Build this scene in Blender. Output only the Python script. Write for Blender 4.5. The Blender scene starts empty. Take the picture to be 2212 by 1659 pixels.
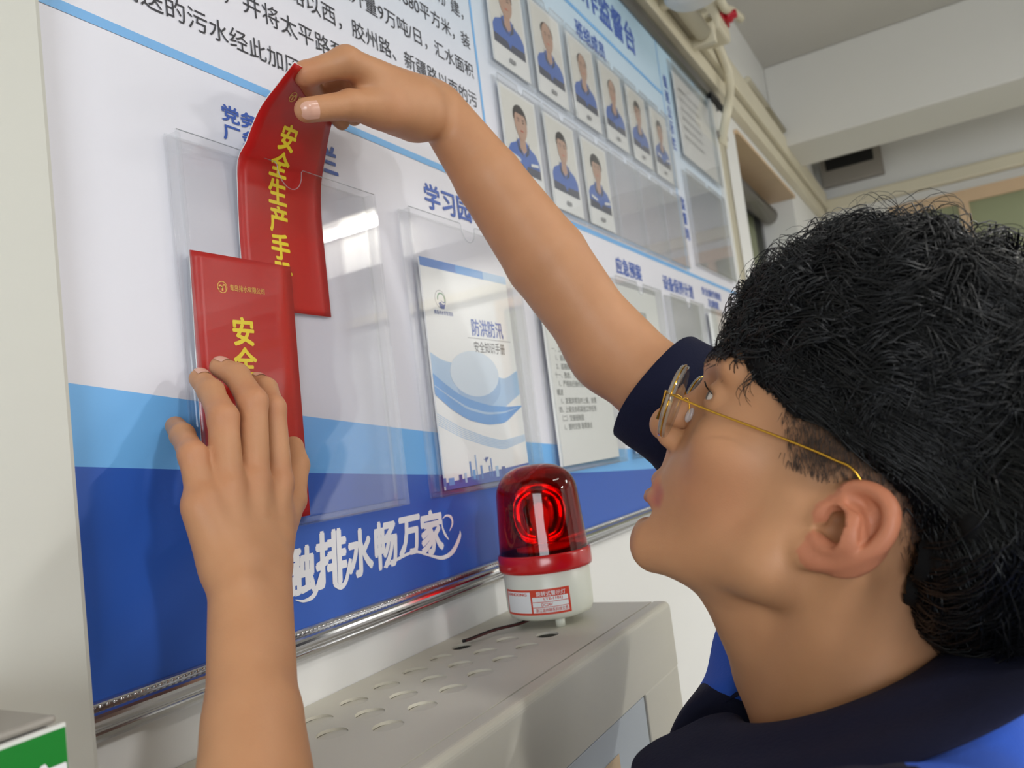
import bpy, bmesh, math, random
import numpy as np
from mathutils import Vector, Matrix

# ------------------------------------------------------------------ camera
SC = bpy.context.scene
COL = SC.collection
YAW, PITCH, ROLL, FPX = 1.0511, 0.0834, -0.1248, 1700.0
CAM = np.array([0.0, -0.5, 1.55])
_f = np.array([math.sin(YAW) * math.cos(PITCH), math.cos(YAW) * math.cos(PITCH), math.sin(PITCH)])
_r0 = np.array([math.cos(YAW), -math.sin(YAW), 0.0])
_u0 = np.cross(_r0, _f)
_r = _r0 * math.cos(ROLL) + _u0 * math.sin(ROLL)
_u = -_r0 * math.sin(ROLL) + _u0 * math.cos(ROLL)
cam_data = bpy.data.cameras.new('camera')
cam = bpy.data.objects.new('camera', cam_data)
COL.objects.link(cam)
cam.matrix_world = Matrix(((_r[0], _u[0], -_f[0], CAM[0]), (_r[1], _u[1], -_f[1], CAM[1]), (_r[2], _u[2], -_f[2], CAM[2]), (0, 0, 0, 1)))
cam_data.sensor_fit = 'HORIZONTAL'
cam_data.sensor_width = 36.0
cam_data.lens = FPX / 2212 * 36.0
cam_data.clip_start = 0.02
cam_data.dof.use_dof = True
cam_data.dof.focus_distance = 0.60
cam_data.dof.aperture_fstop = 9.0
SC.camera = cam

# ------------------------------------------------------------------ world, exposure
world = bpy.data.worlds.new('world'); SC.world = world
world.use_nodes = True
world.node_tree.nodes['Background'].inputs[0].default_value = (0.75, 0.8, 0.85, 1)
world.node_tree.nodes['Background'].inputs[1].default_value = 0.3
SC.view_settings.view_transform = 'Standard'
SC.view_settings.look = 'None'
SC.view_settings.gamma = 1.0
SC.view_settings.use_curve_mapping = False
SC.view_settings.exposure = -0.62
SC.cycles.transparent_max_bounces = 32
SC.cycles.max_bounces = 10
# ceiling lamps: (x, y, z, 1 if it runs towards the board, watts, length)
LAMPS = [(2.3, -4.7, 2.80, 1, 185.0, 1.0),
         (-0.25, -2.4, 2.80, 1, 46.0, 0.6),
         (3.1, -2.2, 2.80, 1, 26.0, 0.6),  # added lamp, placed for its glare in the first holder
         (1.0, -1.45, 2.80, 0, 8.0, 1.2),  # added fill lamp, brightens the cabinet top
         (3.88, -2.4, 2.80, 1, 24.0, 0.9)]  # added fill lamp, lifts the end wall behind the beam
FILL_WINDOW_W = 76.0           # fill light of the added side window, watts
FLOOR = -0.06
CEIL = 2.93
WALL = 0.008

# pixel (2212 x 1659) -> points of the room
def ray(px): return _r * (px[0] - 1106) / FPX - _u * (px[1] - 829.5) / FPX + _f
def at_y(px, y):
    D = ray(px); return CAM + D * (y - CAM[1]) / D[1]
def at_x(px, x):
    D = ray(px); return CAM + D * (x - CAM[0]) / D[0]
def at_z(px, z):
    D = ray(px); return CAM + D * (z - CAM[2]) / D[2]
def at_d(px, d): return CAM + ray(px) * d

# ------------------------------------------------------------------ materials
def lin(c):
    out = []
    for v in c[:3]:
        v = v / 255.0
        out.append(v / 12.92 if v <= 0.04045 else ((v + 0.055) / 1.055) ** 2.4)
    return (*out, 1.0)

def nodes_of(name):
    m = bpy.data.materials.new(name); m.use_nodes = True
    nt = m.node_tree
    return m, nt, nt.nodes['Principled BSDF'], nt.nodes['Material Output']

def mat(name, col, rough=0.5, metal=0.0, spec=0.5, var=0.0, vscale=8.0, bump=0.0, bscale=60.0, coat=0.0, sheen=0.0):
    m, nt, b, out = nodes_of(name)
    b.inputs['Base Color'].default_value = lin(col)
    b.inputs['Roughness'].default_value = rough
    b.inputs['Metallic'].default_value = metal
    b.inputs['Specular IOR Level'].default_value = spec
    b.inputs['Coat Weight'].default_value = coat
    b.inputs['Coat Roughness'].default_value = 0.1
    b.inputs['Sheen Weight'].default_value = sheen
    if var or bump:
        tc = nt.nodes.new('ShaderNodeTexCoord')
    if var:
        n = nt.nodes.new('ShaderNodeTexNoise'); n.inputs['Scale'].default_value = vscale; n.inputs['Detail'].default_value = 4
        nt.links.new(tc.outputs['Object'], n.inputs['Vector'])
        mx = nt.nodes.new('ShaderNodeMix'); mx.data_type = 'RGBA'
        c = lin(col)
        mx.inputs['A'].default_value = tuple(v * (1 - var) for v in c[:3]) + (1,)
        mx.inputs['B'].default_value = tuple(min(1, v * (1 + var)) for v in c[:3]) + (1,)
        nt.links.new(n.outputs['Fac'], mx.inputs['Factor'])
        nt.links.new(mx.outputs['Result'], b.inputs['Base Color'])
    if bump:
        n2 = nt.nodes.new('ShaderNodeTexNoise'); n2.inputs['Scale'].default_value = bscale; n2.inputs['Detail'].default_value = 3
        nt.links.new(tc.outputs['Object'], n2.inputs['Vector'])
        bp = nt.nodes.new('ShaderNodeBump'); bp.inputs['Strength'].default_value = bump; bp.inputs['Distance'].default_value = 0.002
        nt.links.new(n2.outputs['Fac'], bp.inputs['Height'])
        nt.links.new(bp.outputs['Normal'], b.inputs['Normal'])
    return m

def clear(name, tint=(1, 1, 1), rough=0.02, ior=1.49, haze=0.0, hazecol=(230, 230, 235), boost=1.0):
    """thin clear sheet: straight transmission plus Fresnel mirror"""
    m, nt, b, out = nodes_of(name)
    nt.nodes.remove(b)
    tr = nt.nodes.new('ShaderNodeBsdfTransparent'); tr.inputs[0].default_value = (*tint, 1)
    gl = nt.nodes.new('ShaderNodeBsdfGlossy'); gl.inputs['Roughness'].default_value = rough
    lw = nt.nodes.new('ShaderNodeLayerWeight'); lw.inputs['Blend'].default_value = 0.5
    f0 = ((ior - 1) / (ior + 1)) ** 2
    pw = nt.nodes.new('ShaderNodeMath'); pw.operation = 'POWER'; pw.inputs[1].default_value = 5.0
    nt.links.new(lw.outputs['Facing'], pw.inputs[0])
    ma = nt.nodes.new('ShaderNodeMath'); ma.operation = 'MULTIPLY_ADD'; ma.inputs[1].default_value = 1 - f0; ma.inputs[2].default_value = f0
    nt.links.new(pw.outputs[0], ma.inputs[0])
    mx = nt.nodes.new('ShaderNodeMixShader')
    fac = ma.outputs[0]
    if boost != 1.0:
        mm = nt.nodes.new('ShaderNodeMath'); mm.operation = 'MULTIPLY'; mm.use_clamp = True
        mm.inputs[1].default_value = boost
        nt.links.new(fac, mm.inputs[0]); fac = mm.outputs[0]
    nt.links.new(fac, mx.inputs[0]); nt.links.new(gl.outputs[0], mx.inputs[2])
    if haze:
        df = nt.nodes.new('ShaderNodeBsdfDiffuse'); df.inputs[0].default_value = lin(hazecol)
        m2 = nt.nodes.new('ShaderNodeMixShader'); m2.inputs[0].default_value = haze
        nt.links.new(tr.outputs[0], m2.inputs[1]); nt.links.new(df.outputs[0], m2.inputs[2])
        nt.links.new(m2.outputs[0], mx.inputs[1])
    else:
        nt.links.new(tr.outputs[0], mx.inputs[1])
    nt.links.new(mx.outputs[0], out.inputs['Surface'])
    return m

def emit(name, col, strength):
    m, nt, b, out = nodes_of(name)
    b.inputs['Base Color'].default_value = lin(col)
    b.inputs['Emission Color'].default_value = lin(col)
    b.inputs['Emission Strength'].default_value = strength
    return m

MT = {}
MT['wall'] = mat('white_wall_paint', (232, 232, 230), 0.7, var=0.03, vscale=3, bump=0.08, bscale=90)
MT['cream'] = mat('cream_wall_paint', (208, 208, 200), 0.45, var=0.03, vscale=2, bump=0.05, bscale=70)
MT['ceil'] = mat('ceiling_paint', (206, 203, 196), 0.8, var=0.04, vscale=2)
MT['beam'] = mat('beam_paint', (226, 224, 218), 0.75, var=0.03, vscale=2)
MT['far_wall'] = mat('grey_wall_paint', (172, 172, 166), 0.8, var=0.03, vscale=3)
MT['floor'] = mat('floor_tile', (118, 115, 110), 0.35, var=0.06, vscale=5)
MT['trunk'] = mat('cream_trunking', (222, 214, 190), 0.5, var=0.05, vscale=6)
MT['dark'] = mat('dark_recess', (25, 25, 26), 0.8)
MT['wood'] = mat('light_wood', (212, 182, 146), 0.5, var=0.08, vscale=12)
MT['glassgreen'] = mat('green_tinted_glass', (150, 156, 122), 0.15, var=0.06, vscale=3)
MT['darkglass'] = mat('dark_glass', (40, 44, 48), 0.15)
MT['chrome'] = mat('polished_aluminium', (205, 206, 210), 0.16, metal=1.0, var=0.03, vscale=10)
MT['alu'] = mat('dark_aluminium', (120, 120, 122), 0.3, metal=1.0)
MT['framewhite'] = mat('white_plastic_frame', (226, 226, 222), 0.45)
MT['white_print'] = mat('white_print', (236, 236, 240), 0.5)
MT['blue_stripe'] = mat('sky_blue_print', (118, 178, 232), 0.42)
MT['band_light'] = mat('light_blue_print', (112, 180, 240), 0.42)
MT['band_dark'] = mat('dark_blue_print', (44, 92, 186), 0.42, var=0.1, vscale=1.2)
MT['heading'] = mat('heading_blue_print', (62, 96, 180), 0.45)
MT['black_print'] = mat('black_print', (40, 40, 48), 0.5)
MT['grey_print'] = mat('grey_print', (150, 152, 156), 0.5)
MT['acrylic'] = clear('clear_acrylic', (0.985, 0.985, 0.988), 0.015, 1.49)
MT['acrylic_edge'] = clear('acrylic_edge', (0.985, 0.99, 0.992), 0.05, 1.45, haze=0.03, hazecol=(230, 235, 238))
MT['acrylic_rim'] = clear('acrylic_rim', (0.9, 0.92, 0.93), 0.1, 1.5, haze=0.25, hazecol=(232, 238, 242))
MT['paper'] = mat('white_paper', (238, 240, 240), 0.55)
MT['red_cover'] = mat('red_cover', (188, 24, 22), 0.34, spec=0.4)
MT['yellow_print'] = mat('yellow_print', (242, 220, 40), 0.4)
MT['gold_print'] = mat('gold_print', (226, 178, 78), 0.35, metal=0.3)
MT['blue_cover'] = mat('blue_cover', (84, 130, 200), 0.4)
MT['pale_blue_print'] = mat('pale_blue_print', (168, 200, 232), 0.4)
MT['mid_blue_print'] = mat('mid_blue_print', (96, 158, 222), 0.4)
MT['navy_print'] = mat('navy_print', (58, 84, 160), 0.4)
MT['green_print'] = mat('green_print', (60, 130, 90), 0.4)
MT['cabinet'] = mat('grey_beige_enamel', (208, 204, 190), 0.45, var=0.05, vscale=10, bump=0.04, bscale=200)
MT['door_panel'] = mat('blue_grey_enamel', (188, 196, 202), 0.4, var=0.03)
MT['lampbase'] = mat('ivory_plastic', (226, 228, 214), 0.35, spec=0.5)
MT['red_ring'] = mat('red_plastic', (196, 16, 20), 0.25, coat=0.3)
MT['red_glass'] = clear('red_dome_plastic', (0.93, 0.10, 0.09), 0.04, 1.5)
MT['mirror'] = mat('lamp_reflector', (225, 225, 225), 0.12, metal=1.0)
MT['bulb'] = mat('bulb_glass', (235, 228, 215), 0.1)
MT['cable'] = mat('black_cable', (24, 20, 20), 0.5)
MT['orange_print'] = mat('orange_red_print', (216, 70, 44), 0.4)
MT['green_sign'] = mat('green_sign', (20, 128, 44), 0.4)
MT['grey_lid'] = mat('grey_lid', (150, 144, 136), 0.45, var=0.05)
MT['red_button'] = mat('red_button', (190, 24, 44), 0.35)
MT['gold'] = mat('gold_wire', (222, 170, 66), 0.18, metal=1.0)
MT['lens'] = clear('spectacle_lens', (0.92, 0.91, 0.88), 0.01, 1.6, haze=0.28, hazecol=(205, 200, 188), boost=1.5)
MT['silicone'] = clear('nose_pad', (0.95, 0.93, 0.9), 0.15, 1.45, haze=0.3)
MT['blue_cloth'] = mat('royal_blue_cloth', (58, 104, 206), 0.8, var=0.08, vscale=30, bump=0.25, bscale=420, sheen=0.2)
MT['navy_cloth'] = mat('navy_cloth', (20, 23, 48), 0.9, var=0.1, vscale=25, bump=0.2, bscale=420, spec=0.25)
MT['hair'] = mat('black_hair', (15, 16, 19), 0.35, spec=0.5)
MT['hair_base'] = mat('hair_underlayer', (12, 12, 13), 0.75, spec=0.2)
MT['stub'] = mat('short_dark_hair', (66, 52, 44), 0.5)
MT['shoe'] = mat('black_leather', (26, 26, 28), 0.4)
MT['lampbody'] = mat('lamp_housing', (235, 235, 232), 0.4)
MT['tube'] = emit('lit_tube', (255, 250, 240), 14.0)

# ------------------------------------------------------------------ object helpers
def tag(o, label=None, cat=None, group=None, kind=None):
    if label: o['label'] = label
    if cat: o['category'] = cat
    if group: o['group'] = group
    if kind: o['kind'] = kind
    return o

def thing(name, loc, label, cat, group=None):
    o = bpy.data.objects.new(name, None)
    o.empty_display_size = 0.02
    COL.objects.link(o)
    o.location = loc
    return tag(o, label, cat, group)

INV = {}
def link(o, parent=None):
    """parent keeps world coordinates of mesh data: child offset = -parent location"""
    COL.objects.link(o)
    if parent is not None:
        o.parent = parent
        p = parent; loc = Vector((0, 0, 0))
        while p is not None:
            loc += Vector(p.location); p = p.parent
        o.location = -loc
    return o

def mesh_obj(name, verts, faces, m, parent=None, smooth=False):
    me = bpy.data.meshes.new(name)
    me.from_pydata([tuple(map(float, v)) for v in verts], [], [tuple(f) for f in faces])
    if m is not None: me.materials.append(m)
    if smooth: me.polygons.foreach_set('use_smooth', [True] * len(me.polygons))
    me.update()
    return link(bpy.data.objects.new(name, me), parent)

def bm_obj(name, bm, m, parent=None, smooth=False):
    me = bpy.data.meshes.new(name)
    bm.normal_update()
    bm.to_mesh(me); bm.free()
    if m is not None: me.materials.append(m)
    if smooth: me.polygons.foreach_set('use_smooth', [True] * len(me.polygons))
    return link(bpy.data.objects.new(name, me), parent)

BOXF = [(0, 3, 2, 1), (4, 5, 6, 7), (0, 1, 5, 4), (1, 2, 6, 5), (2, 3, 7, 6), (3, 0, 4, 7)]
def box_v(x0, x1, y0, y1, z0, z1):
    return [(x0, y0, z0), (x1, y0, z0), (x1, y1, z0), (x0, y1, z0), (x0, y0, z1), (x1, y0, z1), (x1, y1, z1), (x0, y1, z1)]
def box(name, x0, x1, y0, y1, z0, z1, m, parent=None, bevel=0.0, seg=2):
    x0, x1 = sorted((x0, x1)); y0, y1 = sorted((y0, y1)); z0, z1 = sorted((z0, z1))
    if not bevel:
        return mesh_obj(name, box_v(x0, x1, y0, y1, z0, z1), BOXF, m, parent)
    bm = bmesh.new()
    vs = [bm.verts.new(v) for v in box_v(x0, x1, y0, y1, z0, z1)]
    for f in BOXF: bm.faces.new([vs[i] for i in f])
    bmesh.ops.bevel(bm, geom=bm.edges[:], offset=bevel, segments=seg, profile=0.5, affect='EDGES')
    return bm_obj(name, bm, m, parent)
def boxes(name, L, m, parent=None):
    V, Fc = [], []
    for b in L:
        k = len(V); V += box_v(*b); Fc += [tuple(i + k for i in f) for f in BOXF]
    return mesh_obj(name, V, Fc, m, parent)

def frame_axes(d):
    d = np.asarray(d, float); d = d / (np.linalg.norm(d) + 1e-12)
    a = np.array([0, 0, 1.0]) if abs(d[2]) < 0.9 else np.array([1.0, 0, 0])
    s = np.cross(d, a); s /= np.linalg.norm(s)
    return s, np.cross(s, d)

def tube_data(pts, rad, n=8, cap=True):
    pts = [np.asarray(p, float) for p in pts]
    if np.isscalar(rad): rad = [rad] * len(pts)
    V, Fc = [], []
    s = None
    for i, p in enumerate(pts):
        d = pts[min(i + 1, len(pts) - 1)] - pts[max(i - 1, 0)]
        d = d / (np.linalg.norm(d) + 1e-12)
        if s is None: s, t = frame_axes(d)
        else:
            s = s - d * (s @ d); s /= np.linalg.norm(s) + 1e-12; t = np.cross(d, s)
        for k in range(n):
            a = 2 * math.pi * k / n
            V.append(p + (s * math.cos(a) + t * math.sin(a)) * rad[i])
    for i in range(len(pts) - 1):
        for k in range(n):
            a, b = i * n + k, i * n + (k + 1) % n
            Fc.append((a, b, b + n, a + n))
    if cap:
        Fc.append(tuple(range(n - 1, -1, -1)))
        Fc.append(tuple((len(pts) - 1) * n + k for k in range(n)))
    return V, Fc
def tube(name, pts, rad, m, parent=None, n=8, smooth=True):
    V, Fc = tube_data(pts, rad, n)
    return mesh_obj(name, V, Fc, m, parent, smooth)
def spline(P, n=8):
    """Catmull-Rom through P"""
    P = [np.asarray(p, float) for p in P]
    Q = [2 * P[0] - P[1]] + P + [2 * P[-1] - P[-2]]
    out = []
    for i in range(1, len(Q) - 2):
        for k in range(n):
            t = k / n
            a, b, c, d = Q[i - 1], Q[i], Q[i + 1], Q[i + 2]
            out.append(0.5 * ((2 * b) + (c - a) * t + (2 * a - 5 * b + 4 * c - d) * t * t + (3 * b - a - 3 * c + d) * t ** 3))
    out.append(P[-1])
    return out

def lathe(name, prof, c, m, parent=None, n=48, smooth=True, a0=0.0, a1=2 * math.pi):
    """profile (radius, z) spun about the vertical axis through c"""
    full = abs(a1 - a0 - 2 * math.pi) < 1e-6
    cols = n if full else n + 1
    V, Fc = [], []
    for j in range(cols):
        a = a0 + (a1 - a0) * j / n
        for r_, z_ in prof: V.append((c[0] + r_ * math.cos(a), c[1] + r_ * math.sin(a), c[2] + z_))
    k = len(prof)
    for j in range(n):
        a, b = j * k, ((j + 1) % cols) * k
        for i in range(k - 1): Fc.append((a + i, b + i, b + i + 1, a + i + 1))
    return mesh_obj(name, V, Fc, m, parent, smooth)

def prism(name, poly, y0, y1, m, parent=None):
    """polygon in (x, z), extruded from y0 to y1"""
    n = len(poly)
    V = [(x, y0, z) for x, z in poly] + [(x, y1, z) for x, z in poly]
    Fc = [tuple(range(n)), tuple(range(2 * n - 1, n - 1, -1))] + [(i, i + n, (i + 1) % n + n, (i + 1) % n) for i in range(n)]
    o = mesh_obj(name, V, Fc, m, parent)
    bm = bmesh.new(); bm.from_mesh(o.data); bmesh.ops.recalc_face_normals(bm, faces=bm.faces[:])
    bmesh.ops.triangulate(bm, faces=[f for f in bm.faces if len(f.verts) > 4]); bm.to_mesh(o.data); bm.free()
    return o

_tx = bpy.data.curves.new('scratch_text', 'FONT')
_tx.resolution_u = 3
_to = bpy.data.objects.new('scratch_text', _tx); COL.objects.link(_to)
def glyphs(s, bold=0.0):
    """vertices (n,2) in em and triangles of a line of text"""
    _tx.body = s; _tx.size = 1.0
    bpy.context.view_layer.update()
    dg = bpy.context.evaluated_depsgraph_get()
    me = bpy.data.meshes.new_from_object(_to.evaluated_get(dg))
    me.calc_loop_triangles()
    V = np.zeros(len(me.vertices) * 3, np.float32); me.vertices.foreach_get('co', V)
    T = np.zeros(len(me.loop_triangles) * 3, np.int32); me.loop_triangles.foreach_get('vertices', T)
    bpy.data.meshes.remove(me)
    V = V.reshape(-1, 3)[:, :2].astype(float); T = T.reshape(-1, 3)
    globals()['GE'] = np.zeros(len(V))
    if bold > 0.007:          # heavier strokes: the outline repeated around itself
        n = len(V)
        off = [(bold * math.cos(a), bold * math.sin(a)) for a in np.linspace(0, 2 * math.pi, 7)[:-1]]
        globals()['GE'] = np.repeat(np.arange(6), n) * 2.0e-5
        T = np.concatenate([T + n * i for i in range(6)]); V = np.concatenate([V + np.array(o) for o in off])
    return V, T
def text_fit(name, s, x0, x1, z0, z1, y, m, parent, bold=0.0, shear=0.0):
    """line of text filling the box x0..x1, z0..z1 on the wall plane at depth y"""
    V, T = glyphs(s, bold)
    lo, hi = V.min(0), V.max(0)
    U = (V - lo) / (hi - lo)
    x = x0 + (x1 - x0) * U[:, 0] + shear * (z1 - z0) * (U[:, 1] - .5)
    z = z0 + (z1 - z0) * U[:, 1]
    return mesh_obj(name, np.stack([x, y - GE, z], 1), T, m, parent)
def text_em(name, s, x, z, em, y, m, parent, bold=0.0, align='L', wx=1.0):
    """line of text whose em square is em metres; (x, z) = left (or right) end and mid height"""
    V, T = glyphs(s, bold)
    X = V[:, 0] * em * wx
    if align == 'R': X = X - X.max()
    if align == 'C': X = X - (X.max() + X.min()) / 2
    return mesh_obj(name, np.stack([x + X, y - GE, z + (V[:, 1] - 0.38) * em], 1), T, m, parent)
# ------------------------------------------------------------------ room shell
def S(o): o['kind'] = 'structure'; return o
XL, XE, YB = -2.5, 4.25, -5.6
OX0, OX1, OZ = 2.48, 3.42, 2.455          # opening in the front wall
S(boxes('wall_front', [(XL, OX0, WALL, 0.19, FLOOR, CEIL), (OX0, OX1, WALL, 0.19, OZ, CEIL), (OX1, XE, WALL, 0.19, FLOOR, CEIL)], MT['wall']))
S(box('wall_end', XE, XE + 0.15, YB, 0.19, FLOOR, CEIL, MT['wall']))
S(box('wall_back', XL, XE, YB - 0.15, YB, FLOOR, CEIL, MT['far_wall']))
S(box('wall_left', XL - 0.15, XL, YB, 0.19, FLOOR, CEIL, MT['far_wall']))
S(box('floor', XL - .15, XE + .15, YB - .15, 0.4, FLOOR - 0.1, FLOOR, MT['floor']))
S(box('ceiling', XL - .15, XE + .15, YB - .15, 0.19, CEIL, CEIL + 0.12, MT['ceil']))
S(box('ceiling_beam', 3.2, 3.52, YB, WALL, 2.594, CEIL, MT['beam'], bevel=0.006))
S(box('wall_column', -0.7, at_y((150, 780), -0.02)[0], -0.02, WALL, FLOOR, CEIL, MT['cream'], bevel=0.004))

# doorway beside the board: dark glazed door leaf set back in the opening
d = S(box('door_1', OX0, OX1, 0.165, 0.185, FLOOR, OZ, MT['glassgreen']))
boxes('door_frame', [(OX0, OX0 + .05, 0.14, 0.188, FLOOR, OZ), (OX1 - .05, OX1, 0.14, 0.188, FLOOR, OZ), (OX0 + .05, OX1 - .05, 0.14, 0.188, OZ - .06, OZ), (OX0 + .05, OX1 - .05, 0.14, 0.188, 1.95, 2.0)], MT['alu'], d)
S(box('trim_1', OX0 - 0.01, OX1, -0.004, 0.14, OZ - 0.012, OZ, MT['wood']))
tube('door_closer', [(2.75, .1, 2.38), (3.36, .1, 2.38)], 0.035, MT['grey_lid'], d, 12)
S(box('trim_2', XL, 4.2, -0.020, WALL, 2.497, 2.546, MT['trunk'], bevel=0.003))
S(box('trim_3', XL, 4.2, -0.036, WALL, 2.554, 2.632, MT['trunk'], bevel=0.003))
S(box('trim_4', XL, 4.2, -0.004, WALL, 2.546, 2.554, MT['dark']))
S(box('trim_5', XL, 2.36, -0.016, WALL, 2.632, 2.66, MT['dark']))

# end wall window with wooden frame
wy0, wy1, wz0, wz1 = -2.0, -0.30, 1.35, 2.49
w = S(boxes('window_1', [(XE - .03, XE - .001, wy0, wy1, wz1 - .06, wz1), (XE - .03, XE - .001, wy0, wy1, wz0, wz0 + .06),
                         (XE - .03, XE - .001, wy0, wy0 + .06, wz0 + .06, wz1 - .06), (XE - .03, XE - .001, wy1 - .06, wy1, wz0 + .06, wz1 - .06)], MT['wood']))
ym = at_x((2088, 480), XE)[1]
for yy in (ym, ym - 0.62):
    box('mullion', XE - .028, XE - .002, yy - .022, yy + .022, wz0 + .06, wz1 - .06, MT['wood'], w)
ys = [wy1 - .06, ym + .022, ym - .022, ym - .62 + .022, ym - .62 - .022, wy0 + .06]
for k in range(3):
    box('pane', XE - .014, XE - .008, ys[2 * k + 1], ys[2 * k], wz0 + .06, wz1 - .06, MT['glassgreen'], w)
S(box('trim_6', XE - .05, XE, YB, -0.02, 2.535, 2.60, MT['trunk'], bevel=0.01))
S(box('trim_7', XE - .025, XE, -0.30, -0.02, 2.46, 2.535, MT['beam'], bevel=0.004))
vb = thing('air_vent', (XE, -0.15, 2.72), 'dark slotted air vent on the end wall below the ceiling beam', 'vent')
box('vent_body', XE - .06, XE - .001, -0.31, -0.03, 2.66, 2.80, MT['grey_lid'], vb, 0.004)
box('vent_slot', XE - .064, XE - .055, -0.275, -0.055, 2.735, 2.79, MT['dark'], vb)

pp = at_x((2196, 1300), XE - 0.03)
pl = thing('wall_pipe', (XE - .03, pp[1], FLOOR), 'white vertical pipe standing against the far end wall', 'pipe')
tube('pipe_run', [(XE - .03, pp[1], FLOOR), (XE - .03, pp[1] + .02, 1.35)], 0.028, MT['framewhite'], pl, 14)
box('pipe_clip', XE - .03, XE, pp[1] - .035, pp[1] + .045, 0.75, 0.79, MT['grey_lid'], pl)

# ------------------------------------------------------------------ ceiling lamps (the room's light, some of them added)
lamp_names = ['long fluorescent ceiling lamp hanging near the back wall', 'fluorescent ceiling lamp in the middle of the room', 'added fluorescent ceiling lamp near the ceiling beam, for glare in the holder', 'added fluorescent ceiling lamp above the person, fill for the cabinet top', 'added fluorescent ceiling lamp beyond the ceiling beam, fill for the end wall']
for (lx, ly, lz, rz, pw, ln), lb in zip(LAMPS, lamp_names):
    t = thing('ceiling_lamp', (lx, ly, lz), lb, 'ceiling lamp', 'fluorescent ceiling lamps')
    hx, hy = (.07, ln / 2) if rz else (ln / 2, .07)
    box('housing', lx - hx, lx + hx, ly - hy, ly + hy, lz + .03, CEIL, MT['lampbody'], t, 0.006)
    for s in (-.03, .03):
        e = ln / 2 - .03
        tube('tube', [(lx + s, ly - e, lz + .012), (lx + s, ly + e, lz + .012)] if rz else [(lx - e, ly + s, lz + .012), (lx + e, ly + s, lz + .012)], 0.013, MT['tube'], t, 10)
    for s in (-1, 1):
        e = s * (ln / 2 - .015)
        cx_, cy_ = (lx, ly + e) if rz else (lx + e, ly)
        ax_, ay_ = (.055, .012) if rz else (.012, .055)
        box('socket', cx_ - ax_, cx_ + ax_, cy_ - ay_, cy_ + ay_, lz - .006, lz + .03, MT['lampbody'], t)
    ld = bpy.data.lights.new('lamp_light', 'AREA'); ld.shape = 'RECTANGLE'; ld.size = ln; ld.size_y = 0.12
    ld.energy = pw; ld.color = (1.0, 0.985, 0.96)
    lo = bpy.data.objects.new('lamp_light', ld); COL.objects.link(lo)
    lo.parent = t; lo.location = (0, 0, -0.012); lo.rotation_euler = (0, 0, math.pi / 2 if rz else 0)

# added unseen window, left side wall: frame, mullions, glowing panes give soft fill
vy0, vy1, vz0, vz1 = -2.9, -1.0, 0.95, 2.35
w2 = S(boxes('fill_window', [(XL, XL + .03, vy0, vy1, vz1 - .06, vz1), (XL, XL + .03, vy0, vy1, vz0, vz0 + .06), (XL, XL + .03, vy0, vy0 + .06, vz0 + .06, vz1 - .06), (XL, XL + .03, vy1 - .06, vy1, vz0 + .06, vz1 - .06)], MT['framewhite']))
MT['fill_pane'] = emit('glowing_fill_pane', (236, 244, 255), 2.2)
for k_ in range(3):
    a_, b_ = vy0 + .06 + k_ * .593, vy0 + .06 + (k_ + 1) * .593
    box('pane', XL + .004, XL + .010, a_ + (.02 if k_ else 0), b_ - (.02 if k_ < 2 else 0), vz0 + .06, vz1 - .06, MT['fill_pane'], w2)
    if k_: box('mullion', XL + .001, XL + .028, a_ - .02, a_ + .02, vz0 + .06, vz1 - .06, MT['framewhite'], w2)
ld = bpy.data.lights.new('window_fill_light', 'AREA'); ld.shape = 'RECTANGLE'; ld.size = 1.2; ld.size_y = 1.7; ld.energy = FILL_WINDOW_W; ld.color = (0.93, 0.97, 1.0)
lo = bpy.data.objects.new('window_fill_light', ld); COL.objects.link(lo); lo.parent = w2
lo.location = (XL + .04, (vy0 + vy1) / 2, (vz0 + vz1) / 2); lo.rotation_euler = (0, -math.pi / 2, 0)

# ------------------------------------------------------------------ conduits and alarm box above the board
yc = -0.055
a0, a1 = at_y((1465, 0), yc), at_y((1517, 68), yc)
cz = (a0[2] + a1[2]) / 2
t = thing('conduit_pipe', (2.0, yc, cz), 'thick cream conduit pipe running above the board into a red-button box', 'pipe')
tube('pipe_run', [(XL + .02, yc, cz), (a1[0], yc, cz)], 0.021, MT['trunk'], t, 14)
for xx in (1.2, 1.75, 2.0):
    box('pipe_clip', xx - .012, xx + .012, yc - .026, WALL, cz - .026, cz + .026, MT['trunk'], t, 0.003)
b0, b1 = at_y((1537, 38), -0.06), at_y((1556, 88), -0.06)
t = thing('alarm_box', ((b0[0] + b1[0]) / 2, -0.03, b1[2]), 'cream alarm box with a red button fixed above the white board', 'alarm box')
bx0, bx1, bz0, bz1 = b0[0] - .03, b0[0] + 0.085, b1[2] - 0.01, b0[2] + 0.03
box('box_body', bx0, bx1, -0.085, WALL, bz0, bz1, MT['trunk'], t, 0.008)
box('front_plate', bx0 + .02, bx1 - .012, -0.09, -0.084, bz0 + .04, bz1 - .008, MT['red_button'], t, 0.002)
lathe('red_knob', [(0, .0), (.018, .0), (.018, .014), (.011, .018), (.011, .028), (0, .03)], (0, 0, 0), MT['red_button'], t, 18)
kn = t.children[-1]; kn.rotation_euler = (math.pi / 2, 0, 0)
kn.location = Vector(((bx0 + bx1) / 2 + .01, -0.09, (bz0 + bz1) / 2 + .015)) - t.location
tube('cable_gland', [(bx0 + .02, -.045, bz0 + .005), (bx0 + .02, -.045, bz0 - .03)], 0.016, MT['trunk'], t, 12)
tube('cable_gland', [(bx0 + .01, -.05, bz0 + .03), (bx0 - .04, -.05, bz0 + .03)], 0.018, MT['trunk'], t, 12)

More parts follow.
